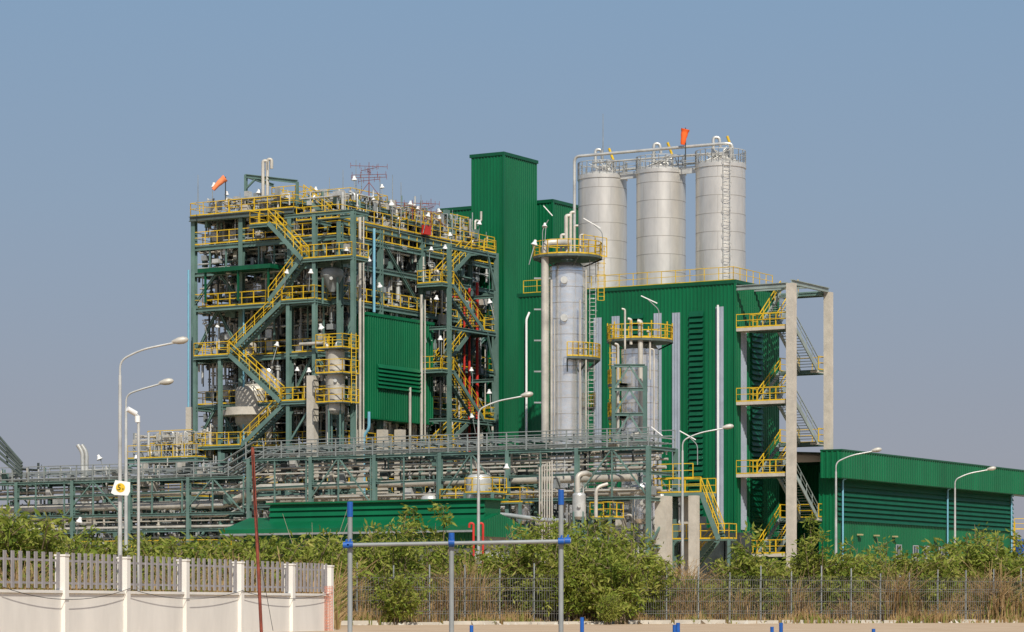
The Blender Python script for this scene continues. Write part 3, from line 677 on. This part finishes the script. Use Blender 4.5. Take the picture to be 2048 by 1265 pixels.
deck(m,YP,0,2.6,va,vb,z); rails(YD,[uv(YP,2.6,va,z),uv(YP,0,va,z),uv(YP,0,vb,z)],[uv(YP,1.5,va+1,z+1.3),uv(YP,1.5,vb-1,z+1.3)]); m.ib(uv(YP,0,va,0),uv(YP,0,va,z),.2,.2); m.ib(uv(YP,0,vb,0),uv(YP,0,vb,z),.2,.2)
m.obj('deck',STEEL,YD)
pipes(YD,YP,.2,2.5,va,vb,z-2,z+2.2,110,[GALV,LAG,GREY],(.03,.09))
pipes(YD,P0,6,11,s_end,s_left,2,9.5,200,[DARK,GREY,GALV],(.07,.2))
for px in (165,173):
    m=M(); p=at(px,236); m.tube(rnd([p+Z*9,p+Z*gz(905,236),p-X*.4+Z*gz(890,236)],.5,5),.17,10); m.obj('vent_pipe',GALV,YD)
m=M()
random.seed(3)
v=-2
while v<s_left:
    w=R(1,3); h=R(4,8.4); m.box(uv(P0,10+R(0,2),v,0),A*2,B*w*.8,Z*h); v+=w
m.obj('machinery_block',DARK,YD,kind='stuff')
e=thing('conveyor',at(0,228,0),'dark sloping pipe bridge entering the rack','conveyor'); m=M()
for dy in (0,12,24,38,52): m.pr(at(-30,232,gz(838+dy,230)),at(44,229,gz(928+dy*.5,230)),.15,.16)
for t in (.1,.35,.6,.85): m.pr(at(-30+74*t,230.5,gz(838+90*t,230)),at(-30+74*t,230.5,gz(890+65*t,230)),.12)
m.obj('bridge_frame',STEELD,e)
vessel(958,212,948,1010,.95,GALV,'dome topped lagged vessel behind the pipe rack'); vessel(1158,203,985,1040,.48,GALV,'small grey filter vessel beside the pipe rack')
vessel(1282,210,965,1050,.9,ALU,'cylindrical metal vessel beneath the pipe rack'); vessel(1045,213,980,1050,.6,ALU,group='small process vessels on the steel decks'); vessel(860,215,990,1040,.7,GALV,group='small process vessels on the steel decks')
e=thing('pipe_bundle',at(1090,203),'bundle of vertical grey conduits beside the pipe rack','pipework')
for k in range(6): m=M(); m.tube([at(1079+k*5,203,0),at(1079+k*5,203,gz(935,203)+.1*k)],.06,7); m.obj('pipe',LAG,e)
for pts,r in (([at(1155,203,gz(985,203)),at(1155,203,gz(950,203)),at(1172,203.3,gz(946,203)),at(1180,206,gz(946,203))],.19),([at(1192,203,gz(1035,203)),at(1192,203,gz(975,203)),at(1215,203.3,gz(968,203))],.13),([at(960,200,gz(1028,200)),at(1010,200,gz(1030,200)),at(1090,201,gz(1040,200)),at(1130,202,gz(1040,200))],.16)):
    m=M(); m.tube(rnd(pts,.6,5),r,10); m.obj('pipe',GREY if r==.16 else LAG,e)
e=thing('equipment_platform',at(900,211),'small yellow railed platform around vessels','platform')
for px0,px1,D,yy in ((1040,880,210,1005),(1220,1180,204,1035),(985,930,209,985)):
    m=M()
    o=at(px0,D); L=along(o,B,px1); z=gz(yy,D); m.box(o+Z*(z-.1),A*2,B*L,Z*.1); rails(e,[o+A*2+Z*z,o+Z*z,o+B*L+Z*z,o+B*L+A*2+Z*z])
    for t in (0,.5,1): m.pr(o+B*L*t,o+B*L*t+Z*z,.18)
    m.obj('deck',STEEL,e)
# ================= yellow stair at end of rack
e=thing('access_stair',at(1380,206),'yellow railed access stair on concrete columns','stair'); m=M()
o=at(1402,206); L=along(o,B,1308); z=gz(985,206)
m.box(o+Z*(z-.25),A*2.4,B*L,Z*.25); m.obj('platform',STEEL,e); rails(e,[o+Z*z,o+B*L+Z*z,o+B*L+A*2.4+Z*z],[o+A*2.4+Z*z,o+B*L+A*2.4+Z*z],[o-A*.1+B*.6+Z*(z+1.0),o-A*.1+B*L+Z*(z+1.0)])
o2=at(1437,205.3); z2=gz(1078,205.3); L2=along(o2,B,1345)
def fl_(p,q):
    m=M();y=M(); flight(m,y,p,q,A,.95); m.obj('stair_flight',STEEL,e); y.obj('handrail',YEL,e)
fl_(o+Z*z,o2+Z*z2)
m=M(); o3=at(1458,205.3); L3=along(o3,B,1345); m.box(o3+Z*(z2-.12),A*1.2,B*L3,Z*.1); 
for t in (0,L3): m.ib(o3+B*t,o3+B*t+Z*z2,.18,.18)
m.obj('landing',STEEL,e); rails(e,[o3+B*L3+Z*z2,o3+Z*z2,o3+A*1.2+Z*z2])
fl_(o3+B*2.0+A*1.3+Z*z2,o3+B*(L3+.2)+A*1.3+Z*2.6); fl_(o3+B*(L3+.2)+A*.1+Z*2.6,o3+B*1.6+A*.1)
for px,D,w in ((1327,206.8,.95),(1388,205.8,.6),(1372,208.5,.6)): cc=M(); cc.cbox(at(px,D),A*w,B*w,z-.25); cc.obj('concrete_column',CONC,e)
# ================= utility building
S=at(958,195); GH=thing('utility_building',S,'low white building with green louvred roof monitor','building')
Ls=along(S,B,465)
m=M(); m.box(uv(S,.4,.5,0),A*4.4,B*(Ls-1),Z*gz(1063,195)); m.obj('wall',mat('utility_wall',(.40,.42,.40),.8),GH)
ze=gz(1052,194); m=M()
v0,v1=-.2,Ls+.3
m.add([uv(S,-1,v0,ze),uv(S,-1,v1,ze),uv(S,2.4,v1,ze+.95),uv(S,2.4,v0,ze+.95),uv(S,6.2,v0,ze),uv(S,6.2,v1,ze)],[(0,1,2,3),(3,2,5,4)])
corr(m,uv(S,-1,v0,0),uv(S,2.4,v0,0),ze-.7,ze,-B,.3,.04,z1b=ze+.95); corr(m,uv(S,2.4,v0,0),uv(S,6.2,v0,0),ze-.7,ze+.95,-B,.3,.04,z1b=ze)
m.box(uv(S,-1.05,v0,ze-.32),A*.12,B*(v1-v0),Z*.34)
corr(m,uv(S,.38,.3,0),uv(S,.38,Ls-.7,0),ze-1.5,ze-.1,-A,.3,.04); m.obj('roof',GREEN,GH)
m=M(); zr=ze+.5
m.box(uv(S,1.3,.4,zr),A*2.2,B*(Ls-2.9),Z*1.35); louv(m,uv(S,1.3,.3,0),uv(S,1.3,Ls-2.4,0),zr+.05,zr+1.3,-A,.42,.16); m.box(uv(S,1.0,0,zr+1.35),A*2.8,B*(Ls-2.2),Z*.12)
m.obj('roof_monitor',GREEN,GH)
m=M(); m.box(uv(S,-1.1,v0,ze-.42),A*.06,B*(v1-v0),Z*.14);m.obj('gutter',GREY,GH)
for v in (2.5,6,9.5,13,16.5):
    m=M(); m.box(uv(S,.36,v,3.0),A*.05,B*2.2,Z*1.5); m.obj('window',GLASS,GH)
e=thing('hydrant_pipe',at(955,190),'red looped fire water pipes beside the utility building','pipe')
for px in (947,966): m=M(); p=at(px,190); m.tube(rnd([p,p+Z*gz(1047,190),p-X*.28+Z*gz(1047,190),p-X*.28+Z*(gz(1047,190)-.3)],.2,4),.08,8); m.obj('pipe',RED,e)
# ================= floodlights
fl=[(425,372,242),(453,388,242),(630,379,241),(648,385,240),(708,358,239),(763,374,240),(780,408,240),(820,408,243),(880,424,247),(877,436,247),(960,447,252),(1092,452,223),(620,545,0),(757,572,0),(697,562,0),(875,597,0),(980,604,0),(857,680,0),(883,678,0),(592,740,0),(617,742,0),(980,785,0),(855,851,0),(433,652,0),(427,776,0),(408,645,0),(200,917,232),(160,1042,220),(1070,487,223),(520,385,241),(575,395,241),(695,500,0),(860,500,0),(888,495,0),(945,833,0),(1010,935,203),(270,916,235),(575,545,0),(800,440,243),(600,430,242),(688,392,240),(745,398,240),(838,418,244),(855,432,245),(900,470,247),(540,500,0),(455,545,0),(735,520,0),(845,648,0),(945,740,0),(640,655,0),(555,690,0)]
def fpos(t):
    px,py,D=t
    if D: return at(px,D,gz(py,D))
    p=FP(px,2.9 if 560<px<=680 else .4); return p+Z*gz(py,p.y)
p0=fpos(fl[0]); f0=thing('floodlight',p0,'white bell shaped floodlight on a thin pole','floodlight','white floodlights on the steel structure')
m=M(); m.tube([p0-Z*1.7,p0,p0+X*.1+Z*.1],.035,6); m.obj('pole',GREY,f0)
m=M(); m.lathe(p0+X*.12,[(.02,.28),(.11,.27),(.13,.10),(.25,-.08),(.25,-.12),(.02,-.10)],14); m.obj('lamp_head',WHITE,f0)
random.seed(4)
for t in fl[1:]: dup(f0,fpos(t),R(0,6.28),R(.8,1.05),R(-.3,.45))
# ================= street lamps
def lamp(px,D,ytop,dxp,rise=.9,label='grey street lamp with curved arm'):
    p=at(px,D); zt=gz(ytop,D); L=dxp*D/F
    e=thing('street_lamp',p,label,'street lamp','grey street lamps along the site road'); m=M()
    m.tube([p,p+Z*(zt-rise-.3)],.1,10,rs=[.1,.055]); m.tube([p,p+Z*.4],.16,10); m.obj('pole',GALV,e)
    m=M(); m.tube(rnd([p+Z*(zt-rise-.35),p+Z*(zt-rise+.25),p+X*L*.35+Z*(zt-.25),p+X*L*.9+Z*zt],.9,8),.04,8); m.obj('arm',GALV,e)
    m=M(); q=p+X*L*.86+Z*zt; pts=[q+X*t*.62+Z*(.03+.10*t) for t in (0,.15,.4,.7,.92,1)]
    m.tube(pts,.1,12,rs=[.04,.08,.13,.14,.09,.02]); m.obj('lamp_head',LAG,e)
    return e
lamp(240,105,686,120); lamp(252,118,768,76,.7); lamp(957,140,793,98); lamp(1365,152,857,92); lamp(1672,168,903,82); lamp(1910,190,940,74)
def tl(px,py,D,dx,dy):
    e=thing('tube_light',at(px,D,gz(py,D)),'slim tube light on a bent bracket','light'); m=M()
    m.tube(rnd([at(px,D,gz(py,D)),at(px,D,gz(py-40,D)),at(px-dx*.6,D,gz(py-60,D))],.3),.035,6); m.obj('bracket',GREY,e)
    m=M(); m.pr(at(px-dx,D,gz(py-68,D)),at(px-dx*.1,D,gz(py-68+dy,D)),.1,.07); m.obj('lamp_tube',WHITE,e)
tl(1205,505,223,38,20); tl(1318,660,218,36,15); tl(1395,930,206,36,18); tl(1085,500,223,-20,-20); tl(1300,940,206,-25,-18)
# sign
e=thing('speed_sign',at(240,104.7,gz(1000,104.7)),'white tilted sign with yellow disc reading 5','sign')
m=M(); c=at(241,104.7,gz(976,104.7)); dx=Vector((1,0,-.10)).normalized(); dz=Vector((.10,0,1)).normalized()
pts=[(-.33,-.22),(-.22,.26),(.33,.24),(.36,-.1),(.3,-.26),(-.2,-.28)]
v_=[c+dx*a_+dz*b_ for a_,b_ in pts]; m.add(v_+[q+Y*.02 for q in v_],[tuple(range(6)),tuple(range(11,5,-1))]+[(i,(i+1)%6,6+(i+1)%6,6+i) for i in range(6)]); m.obj('panel',WHITE,e)
m=M(); m.tube([c-Y*.002,c-Y*.008],.17,20); m.obj('yellow_disc',YEL,e)
def text(s,size,loc,mt,par):
    cu=bpy.data.curves.new('txt','FONT'); cu.body=s; cu.size=size; cu.align_x='CENTER'; cu.align_y='CENTER'; cu.extrude=.002
    o=bpy.data.objects.new('txt',cu); COL.objects.link(o); bpy.context.view_layer.update()
    me=bpy.data.meshes.new_from_object(o.evaluated_get(bpy.context.evaluated_depsgraph_get())); bpy.data.objects.remove(o)
    ob=bpy.data.objects.new('lettering',me); COL.objects.link(ob); me.materials.append(mt); ob.parent=par; ob.location=Vector(loc)-par.location; ob.rotation_euler=(math.pi/2,0.1,0)
text('5',.30,c+Vector((-.05,-.015,0)),BLACK,e); text('v',.16,c+Vector((.09,-.015,-.04)),BLACK,e)
e=thing('security_camera',at(277,104),'white security camera on a steel pole','camera'); m=M(); p=at(277,104); m.tube([p,p+Z*gz(835,104)],.055,8); m.tube(rnd([p+Z*gz(845,104),p+Z*gz(830,104),at(268,104,gz(826,104))],.1),.03,6); m.obj('pole',GALV,e)
m=M(); m.tube([at(255,103.8,gz(819,104)),at(272,104,gz(828,104))],.1,10); m.tube([at(275,104,gz(832,104)),at(275,104,gz(845,104))],.1,10); m.obj('camera_body',WHITE,e)
# ================= white wall with pickets
P_a=at(0,73.6);P_b=at(655,97); dW=(P_b-P_a).normalized(); nW=Vector((dW.y,-dW.x,0))
if nW.y>0: nW=-nW
P_s=P_a-dW*6; LW=(P_b-P_s).length
WA=thing('boundary_wall',P_b,'white boundary wall with posts and grey picket panels','wall')
ztp=2.25
m=M(); zl=gz(1184,85)
m.box(P_s-nW*.05,dW*LW,nW*.12,Z*(zl-.09)); m.obj('wall_panel',WHITEW,WA)
m=M(); m.box(P_s-nW*.08+Z*(zl-.08),dW*LW,nW*.2,Z*.08); m.obj('coping',WHITEW,WA)
posts=[P_s]+[P_a+dW*along(P_a,dW,px) for px in (122,246,365,475,578,655)]
for p in posts:
    m=M(); m.box(p-dW*.12-nW*.12,dW*.24,nW*.3,Z*(ztp-.07)); m.box(p-dW*.14-nW*.14+Z*(ztp-.07),dW*.28,nW*.34,Z*.05); m.obj('post',WHITEW,WA)
for p,q in zip(posts,posts[1:]):
    m=M(); L=(q-p).length-.4; o=p+dW*.2
    m.box(o+Z*(zl+.16),dW*L,nW*.03,Z*.06); m.box(o+Z*(ztp-.22),dW*L,nW*.03,Z*.06)
    k=max(9,int(L/.44))
    for i in range(k+1): m.box(o+dW*(L-.15)*i/k+nW*.032+Z*(zl+.05),dW*.17,nW*.025,Z*(ztp-zl-.02))
    m.obj('picket_panel',PICK,WA)
for pxa,pxb,z_,sg in ((-10,246,1.33,.32),(246,475,1.33,.28),(475,655,1.3,.22)):
    p=P_a+dW*along(P_a,dW,pxa)+nW*.2;q=P_a+dW*along(P_a,dW,pxb)+nW*.2
    e=thing('sagging_cable',p+Z*1.2,'black cable sagging along the white wall','cable','cables along the wall'); m=M()
    m.tube([p.lerp(q,t)+Z*(z_-sg*4*t*(1-t)) for t in np.linspace(0,1,16)],.009,5); m.obj('cable',BLACK,e)
e=thing('rusty_pole',at(523,60,0),'leaning rusty red steel pole with hanging cable','pole'); m=M(); m.tube([at(524,60,0),at(505,60,gz(895,60))],.035,8); m.obj('pole',RUST,e)
m=M(); m.tube([at(506,59.9,gz(905,60)),at(510,59.9,gz(1000,60)),at(522,59.9,gz(1130,60)),at(546,59.9,gz(1262,60))],.006,5); m.obj('cable',BLACK,e)
e=thing('orange_netting',at(656,96),'reddish plastic netting hung on the wall end','netting'); m=M(); o=at(650,96.5)
for i in range(6): m.pr(o+X*i*.05,o+X*i*.05+Z*gz(1172,96),.016)
for i in range(15): m.pr(o+Z*(.05+i*.1),o+X*.25+Z*(.03+i*.1),.016)
m.obj('net',NETC,e)
# ================= wire fence
FA=at(640,128);FB=at(2140,152); dF=(FB-FA).normalized(); LF=(FB-FA).length; nF=Vector((dF.y,-dF.x,0))
FE=thing('wire_fence',FA,'welded wire fence with grey posts among dry grass','fence')
k=int(LF/1.9)
for i in range(k+1):
    p=FA+dF*1.9*i; m=M(); m.tube([p,p+Z*R(2.5,2.9)],.036,7); m.obj('post',GREY,FE)
for i in range(k):
    p=FA+dF*1.9*i+nF*.05; m=M()
    for j in range(14): 
        q=p+dF*.136*j; m.pr(q+Z*.05,q+Z*2.15,.016); m.pr(q+Z*2.15,q+Z*2.35+nF*.14,.016)
    for z in (.1,.5,.62,1.1,1.6,1.72,2.15): m.pr(p+Z*z,p+dF*1.9+Z*z,.02)
    m.obj('wire_panel',WIRE,FE)
m=M(); random.seed(9)
for i in range(300):
    t=R(0,1); p=FA.lerp(FB,t)-Y*R(.3,2.4); s=R(.05,.24)
    m.add([p+Vector((R(-1,1)*s,R(-1,1)*s,-.03)) for _ in range(4)]+[p+Vector((R(-.4,.4)*s,R(-.4,.4)*s,s*R(.4,.9)))],[(0,1,4),(1,2,4),(2,3,4),(3,0,4),(0,2,4),(1,3,4)])
m.obj('rubble',CONC,None,'broken concrete rubble along the fence','rubble',kind='stuff')
m=M(); 
for i in range(14):
    p=FA.lerp(FB,i/14)-Y*1.2; q=FA.lerp(FB,(i+.93)/14)-Y*(1.2+R(-.1,.1)); m.box(p,q-p,Y*.3,Z*R(.12,.2))
m.obj('kerb',CONC,None,kind='structure')
# ================= scaffold
e=thing('scaffold_frame',at(903,29),'galvanised scaffold tubes with blue couplers','scaffold'); D=29
for px,yt in ((700,1030),(903,1090),(1122,1008)):
    m=M(); m.tube([at(px,D,0),at(px,D,gz(yt,D))],.025,12); m.obj('upright',GREY,e)
for px,y0,y1 in ((700,1034,1004),(903,1094,1066),(1122,1010,980)):
    m=M(); m.tube([at(px,D,gz(y0,D)),at(px,D,gz(y1,D))],.03,12); m.obj('blue_end_cap',BLUE,e)
m=M(); m.tube([at(688,D-.06,gz(1091,D)),at(1142,D-.06,gz(1083,D))],.02,12); m.obj('ledger',GREY,e)
for px,py in ((700,1090),(903,1086),(1122,1083),(1135,1082),(692,1091)):
    m=M(); c=at(px,D-.06,gz(py,D)); m.tube([c-X*.03,c+X*.03],.033,10); m.cbox(c-Z*.03+Y*.03,X*.045,Y*.07,.05); m.pr(c+Z*.03,c+Z*.06+X*.01,.02); m.obj('coupler',BLUE,e)
for px,yt,D2 in ((943,1251,42),(1164,1235,40),(1356,1246,40),(1349,1250,42),(1544,1254,44),(1562,1246,41),(1747,1258,44)):
    p=at(px,D2); e2=thing('blue_post',p,'short blue topped steel post','post','short blue topped posts'); m=M(); m.tube([p,p+Z*(gz(yt,D2)-.22)],.022,10); m.obj('tube',GALV,e2)
    m=M(); m.tube([p+Z*(gz(yt,D2)-.22),p+Z*gz(yt,D2)],.028,10); m.obj('cap',BLUE,e2)
# ================= vegetation
def quadmesh(name,Vv,nq,mt,idx,**kw):
    me=bpy.data.meshes.new(name); me.vertices.add(len(Vv)); me.vertices.foreach_set('co',Vv.astype(np.float32).ravel())
    me.loops.add(nq*4); me.loops.foreach_set('vertex_index',idx.astype(np.int32).ravel()); me.polygons.add(nq)
    me.polygons.foreach_set('loop_start',np.arange(0,nq*4,4,dtype=np.int32)); me.update(calc_edges=True); me.validate()
    me.materials.append(mt); o=bpy.data.objects.new(name,me); COL.objects.link(o)
    for k_,v_ in kw.items(): o[k_]=v_
    return o
def leaves(cen,dirs,L,W_):
    n=len(cen); rn=rng.normal(size=(n,3)); rn/=np.linalg.norm(rn,axis=1)[:,None]
    d=dirs/np.linalg.norm(dirs,axis=1)[:,None]; s=np.cross(d,rn); s/=np.linalg.norm(s,axis=1)[:,None]+1e-6
    L=L[:,None];W_=W_[:,None]
    V=np.stack([cen,cen+d*L*.5+s*W_*.5,cen+d*L,cen+d*L*.5-s*W_*.5],1).reshape(-1,3)
    return V,np.arange(n*4).reshape(-1,4)
def shrub(seed,h,w,name='shrub_tree',dens=1.0,stems=8):
    rs=np.random.default_rng(seed); random.seed(seed)
    e=thing(name,(0,0,0),'feathery green shrub tree among dry grass','shrub','green shrub trees along the fence')
    tr=M(); C_=[];Dr=[]
    for s in range(stems):
        an=R(0,6.28); lean=R(.1,1)*w*.5; hh=h*R(.5,1.0)*(1-.25*lean/(w*.5+.01)); base=Vector((R(-.25,.25),R(-.25,.25),0))
        pts=[base+Vector((math.cos(an)*lean*t**1.3+math.sin(t*5+s)*.08,math.sin(an)*lean*t**1.3,hh*t)) for t in np.linspace(0,1,8)]
        tr.tube(pts,.03,5,rs=list(np.linspace(.045,.01,8)),cap=False)
        for b in range(12):
            t=R(.15,1); k=min(6,int(t*7)); p=pts[k].lerp(pts[k+1],t*7-k)
            a2=R(0,6.28); bl=R(.35,1.05)*w*.26*(1.25-t*.6); d=Vector((math.cos(a2),math.sin(a2),R(.1,.9)))
            tip=p+d*bl; tr.tube([p,p.lerp(tip,.5)+Z*.05,tip],.012,4,cap=False)
            nn=int(30*dens)
            tt=rs.uniform(.2,1.15,nn)[:,None]; c=np.array(p)[None]*(1-tt)+np.array(tip)[None]*tt+rs.normal(size=(nn,3))*.12*[1,1,.8]
            C_.append(c); dd=rs.normal(size=(nn,3))*.6+np.array(d)[None]*.5; dd[:,2]-=.35; Dr.append(dd)
    tr.obj('trunk',BARK,e)
    C_=np.concatenate(C_);Dr=np.concatenate(Dr); V,I=leaves(C_,Dr,rs.uniform(.14,.32,len(C_)),rs.uniform(.045,.09,len(C_)))
    o=quadmesh('crown',V,len(C_),LEAF,I); o.parent=e
    return e
protos=[shrub(31,4.6,3.4),shrub(32,4.2,2.8,stems=7),shrub(33,3.6,3.4),shrub(34,3.0,2.8,'green_shrub',.9),shrub(35,5.0,2.2,dens=.7,stems=6)]
hts=[max(v[2] for v in [tuple(x.co) for x in p.children[1].data.vertices]) for p in protos]
used=[False]*5
random.seed(77)
def plant(i,px,D,ytop):
    s=gz(ytop,D)/hts[i]
    if not used[i]:
        used[i]=True; o=protos[i]; o.location=at(px,D); o.rotation_euler=(0,0,R(0,6)); o.scale=(s,s,s)
    else: dup(protos[i],at(px,D),R(0,6.28),s)
for i,px,D,yt in ((0,1065,136,1030),(1,1020,138,1055),(0,1120,139,1035),(2,1165,138,1045),(0,1205,139,1025),(1,1262,138,1055),(3,1240,134,1110),(2,1100,136,1080),(3,1290,139,1120),(2,1190,136,1080),(1,1150,135,1090),
    (0,785,134,1028),(3,800,129,1150),(4,885,140,1012),(1,735,137,1055),(4,815,140,1018),(3,700,134,1100),(2,850,136,1085),(2,765,136,1080),(3,830,138,1130),(1,930,141,1090),(3,985,138,1110),(2,680,136,1085),
    (4,1635,146,1038),(1,1605,147,1085),(3,1660,147,1110),(1,1492,144,1058),(3,1510,143,1120),(3,1475,145,1130),(1,1705,150,1085),(0,1768,150,1075),(2,1740,152,1110),(0,1950,158,1048),(2,1985,156,1068),(3,1920,156,1090),(1,2005,160,1075),(2,1970,157,1100),(3,1860,153,1120),(3,1800,147,1200),(3,1400,142,1160),(3,1440,143,1175),(3,950,136,1140),(3,2035,153,1110),(3,1890,154,1130),(3,1560,146,1125),(3,1840,151,1110),
    (4,560,125,1075),(3,530,120,1078),(3,490,118,1090),(2,25,112,1018),(0,5,115,1012),(3,70,112,1040),(2,100,114,1062),(2,300,125,1080),(3,170,120,1090),(3,350,122,1080),(3,400,120,1088),(3,620,122,1080),(3,455,125,1085),(1,650,130,1065),(3,220,125,1090),(2,590,126,1085),(3,1215,130,1190),(3,260,118,1092),(3,140,118,1085)):
    plant(i,px,D,yt)
e=thing('bare_sapling',at(630,140),'leafless pale sapling behind the wall','sapling'); m=M(); p=at(628,140)
for k in range(7):
    an=R(-.5,.5); hh=R(3,gz(1010,140)); m.tube([p,p+X*an*hh*.3+Z*hh*.5,p+X*an*hh*.7+Z*hh],.02,5,rs=[.035,.02,.008])
m.obj('branches',mat('pale_twig',(.4,.33,.25),.9),e)
def grass(name,n,px0,px1,D0,D1,h0,h1,mt,label,wd=.035,lean=.35,rel=False):
    px=rng.uniform(px0,px1,n); D=rng.uniform(D0,D1,n)
    if rel: D=D+128+(px-640)/1500*22
    x_=(px-1024)*D/F; f=.5+.28*np.sin(x_*.9+D*.4)+.28*np.sin(x_*.37+1.3+D*.9)+.2*np.sin(x_*2.3)
    keep=rng.uniform(0,1,n)<np.clip(f,.15,1); D=D[keep];px=px[keep]; hf=np.clip(f[keep],.35,1.05)
    n=len(D); b=np.stack([(px-1024)*D/F,D,np.zeros(n)],1); h=rng.uniform(h0,h1,n)*hf
    an=rng.uniform(0,6.28,n); ln=rng.uniform(.02,lean,n)**1.3*h; dv=np.stack([np.cos(an)*ln,np.sin(an)*ln,np.zeros(n)],1)
    wa=rng.uniform(-.8,.8,n); wv=np.stack([np.cos(wa),np.sin(wa),np.zeros(n)],1)*(wd/2)
    up=np.array([0,0,1.])[None]
    m1=b+dv*.2+up*h[:,None]*.6; tp=b+dv*1.5+up*h[:,None]*rng.uniform(.75,1.05,n)[:,None]
    V=np.stack([b-wv,b+wv,m1+wv*.9,m1-wv*.9,tp+wv*.5,tp-wv*.5],1).reshape(-1,3)
    k=np.arange(n)[:,None]*6; I=np.concatenate([k+np.array([[0,1,2,3]]),k+np.array([[3,2,4,5]])],1).reshape(-1,4)
    return quadmesh(name,V,len(I),mt,I,kind='stuff',label=label,category='grass')
grass('dry_grass',60000,620,2150,.6,22,1.2,3.3,STRAW,'tall dry straw coloured grass behind the wire fence',.04,.8,rel=True)
grass('dry_grass',4500,640,2150,-1.2,.2,.2,.9,STRAW,'short dry grass at the foot of the fence',rel=True)
grass('weeds',16000,620,2150,.6,22,.6,2.4,WEED,'green weeds mixed into the dry grass',.05,.9,rel=True)
grass('weeds',1500,640,2150,-1.4,0,.2,.6,WEED,'low green weeds in front of the fence',.06,.8,rel=True)
grass('dry_grass',24000,-60,680,101,135,1.0,2.8,STRAW,'tall dry grass behind the white wall',.04,.7)
grass('weeds',12000,-60,680,103,135,.8,2.8,WEED,'green weeds behind the white wall',.05,.6)
grass('dry_grass',14000,-60,2150,160,186,1.5,3.0,STRAW,'tall dry grass in front of the plant')
# ================= camera, world, sun
cam=bpy.data.cameras.new('camera'); co=bpy.data.objects.new('camera',cam); COL.objects.link(co); co.location=(0,0,CH); co.rotation_euler=(math.pi/2,0,0)
cam.sensor_width=36; cam.lens=F/2048*36; cam.shift_y=(HZ-632.5)/2048; cam.clip_end=8000; cam.clip_start=.5
bpy.context.scene.camera=co
sc=bpy.context.scene; w=bpy.data.worlds.new('World'); sc.world=w; w.use_nodes=True; nt=w.node_tree
el=math.radians(44); az=math.radians(12)
sd=Vector((math.sin(az)*math.cos(el),-math.cos(az)*math.cos(el),math.sin(el)))
sk=nt.nodes.new('ShaderNodeTexSky'); sk.sky_type='NISHITA'; sk.sun_disc=False; sk.sun_elevation=el; sk.sun_rotation=math.atan2(sd.x,sd.y); sk.dust_density=1.0; sk.air_density=1.0; sk.ozone_density=2.0
bg=nt.nodes['Background']; nt.links.new(sk.outputs[0],bg.inputs[0]); bg.inputs[1].default_value=.1
tc=nt.nodes.new('ShaderNodeTexCoord'); sx=nt.nodes.new('ShaderNodeSeparateXYZ'); nt.links.new(tc.outputs['Generated'],sx.inputs[0])
cr=nt.nodes.new('ShaderNodeValToRGB'); nt.links.new(sx.outputs['Z'],cr.inputs[0]); E_=cr.color_ramp.elements
E_[0].position=0; E_[0].color=(.31,.30,.355,1); E_[1].position=.6; E_[1].color=(.17,.29,.48,1)
for p,c_ in ((.07,(.28,.305,.385)),(.14,(.255,.335,.45)),(.22,(.225,.345,.50))):
    q=E_.new(p); q.color=(*c_,1)
b2=nt.nodes.new('ShaderNodeBackground'); nt.links.new(cr.outputs[0],b2.inputs[0]); b2.inputs[1].default_value=1
mr=nt.nodes.new('ShaderNodeMapRange'); nt.links.new(sx.outputs['Z'],mr.inputs['Value']); mr.inputs['From Min'].default_value=.22; mr.inputs['From Max'].default_value=.7; mr.inputs['To Min'].default_value=.88; mr.inputs['To Max'].default_value=.2
mx=nt.nodes.new('ShaderNodeMixShader'); nt.links.new(mr.outputs[0],mx.inputs[0]); nt.links.new(bg.outputs[0],mx.inputs[1]); nt.links.new(b2.outputs[0],mx.inputs[2]); nt.links.new(mx.outputs[0],nt.nodes['World Output'].inputs['Surface'])
su=bpy.data.lights.new('sun','SUN'); su.energy=4.5; su.angle=math.radians(.5); su.color=(1,.94,.84); so=bpy.data.objects.new('sun',su); COL.objects.link(so)
so.rotation_euler=sd.to_track_quat('Z','Y').to_euler()
sc.view_settings.view_transform='Standard'; sc.view_settings.look='None'; sc.view_settings.exposure=0
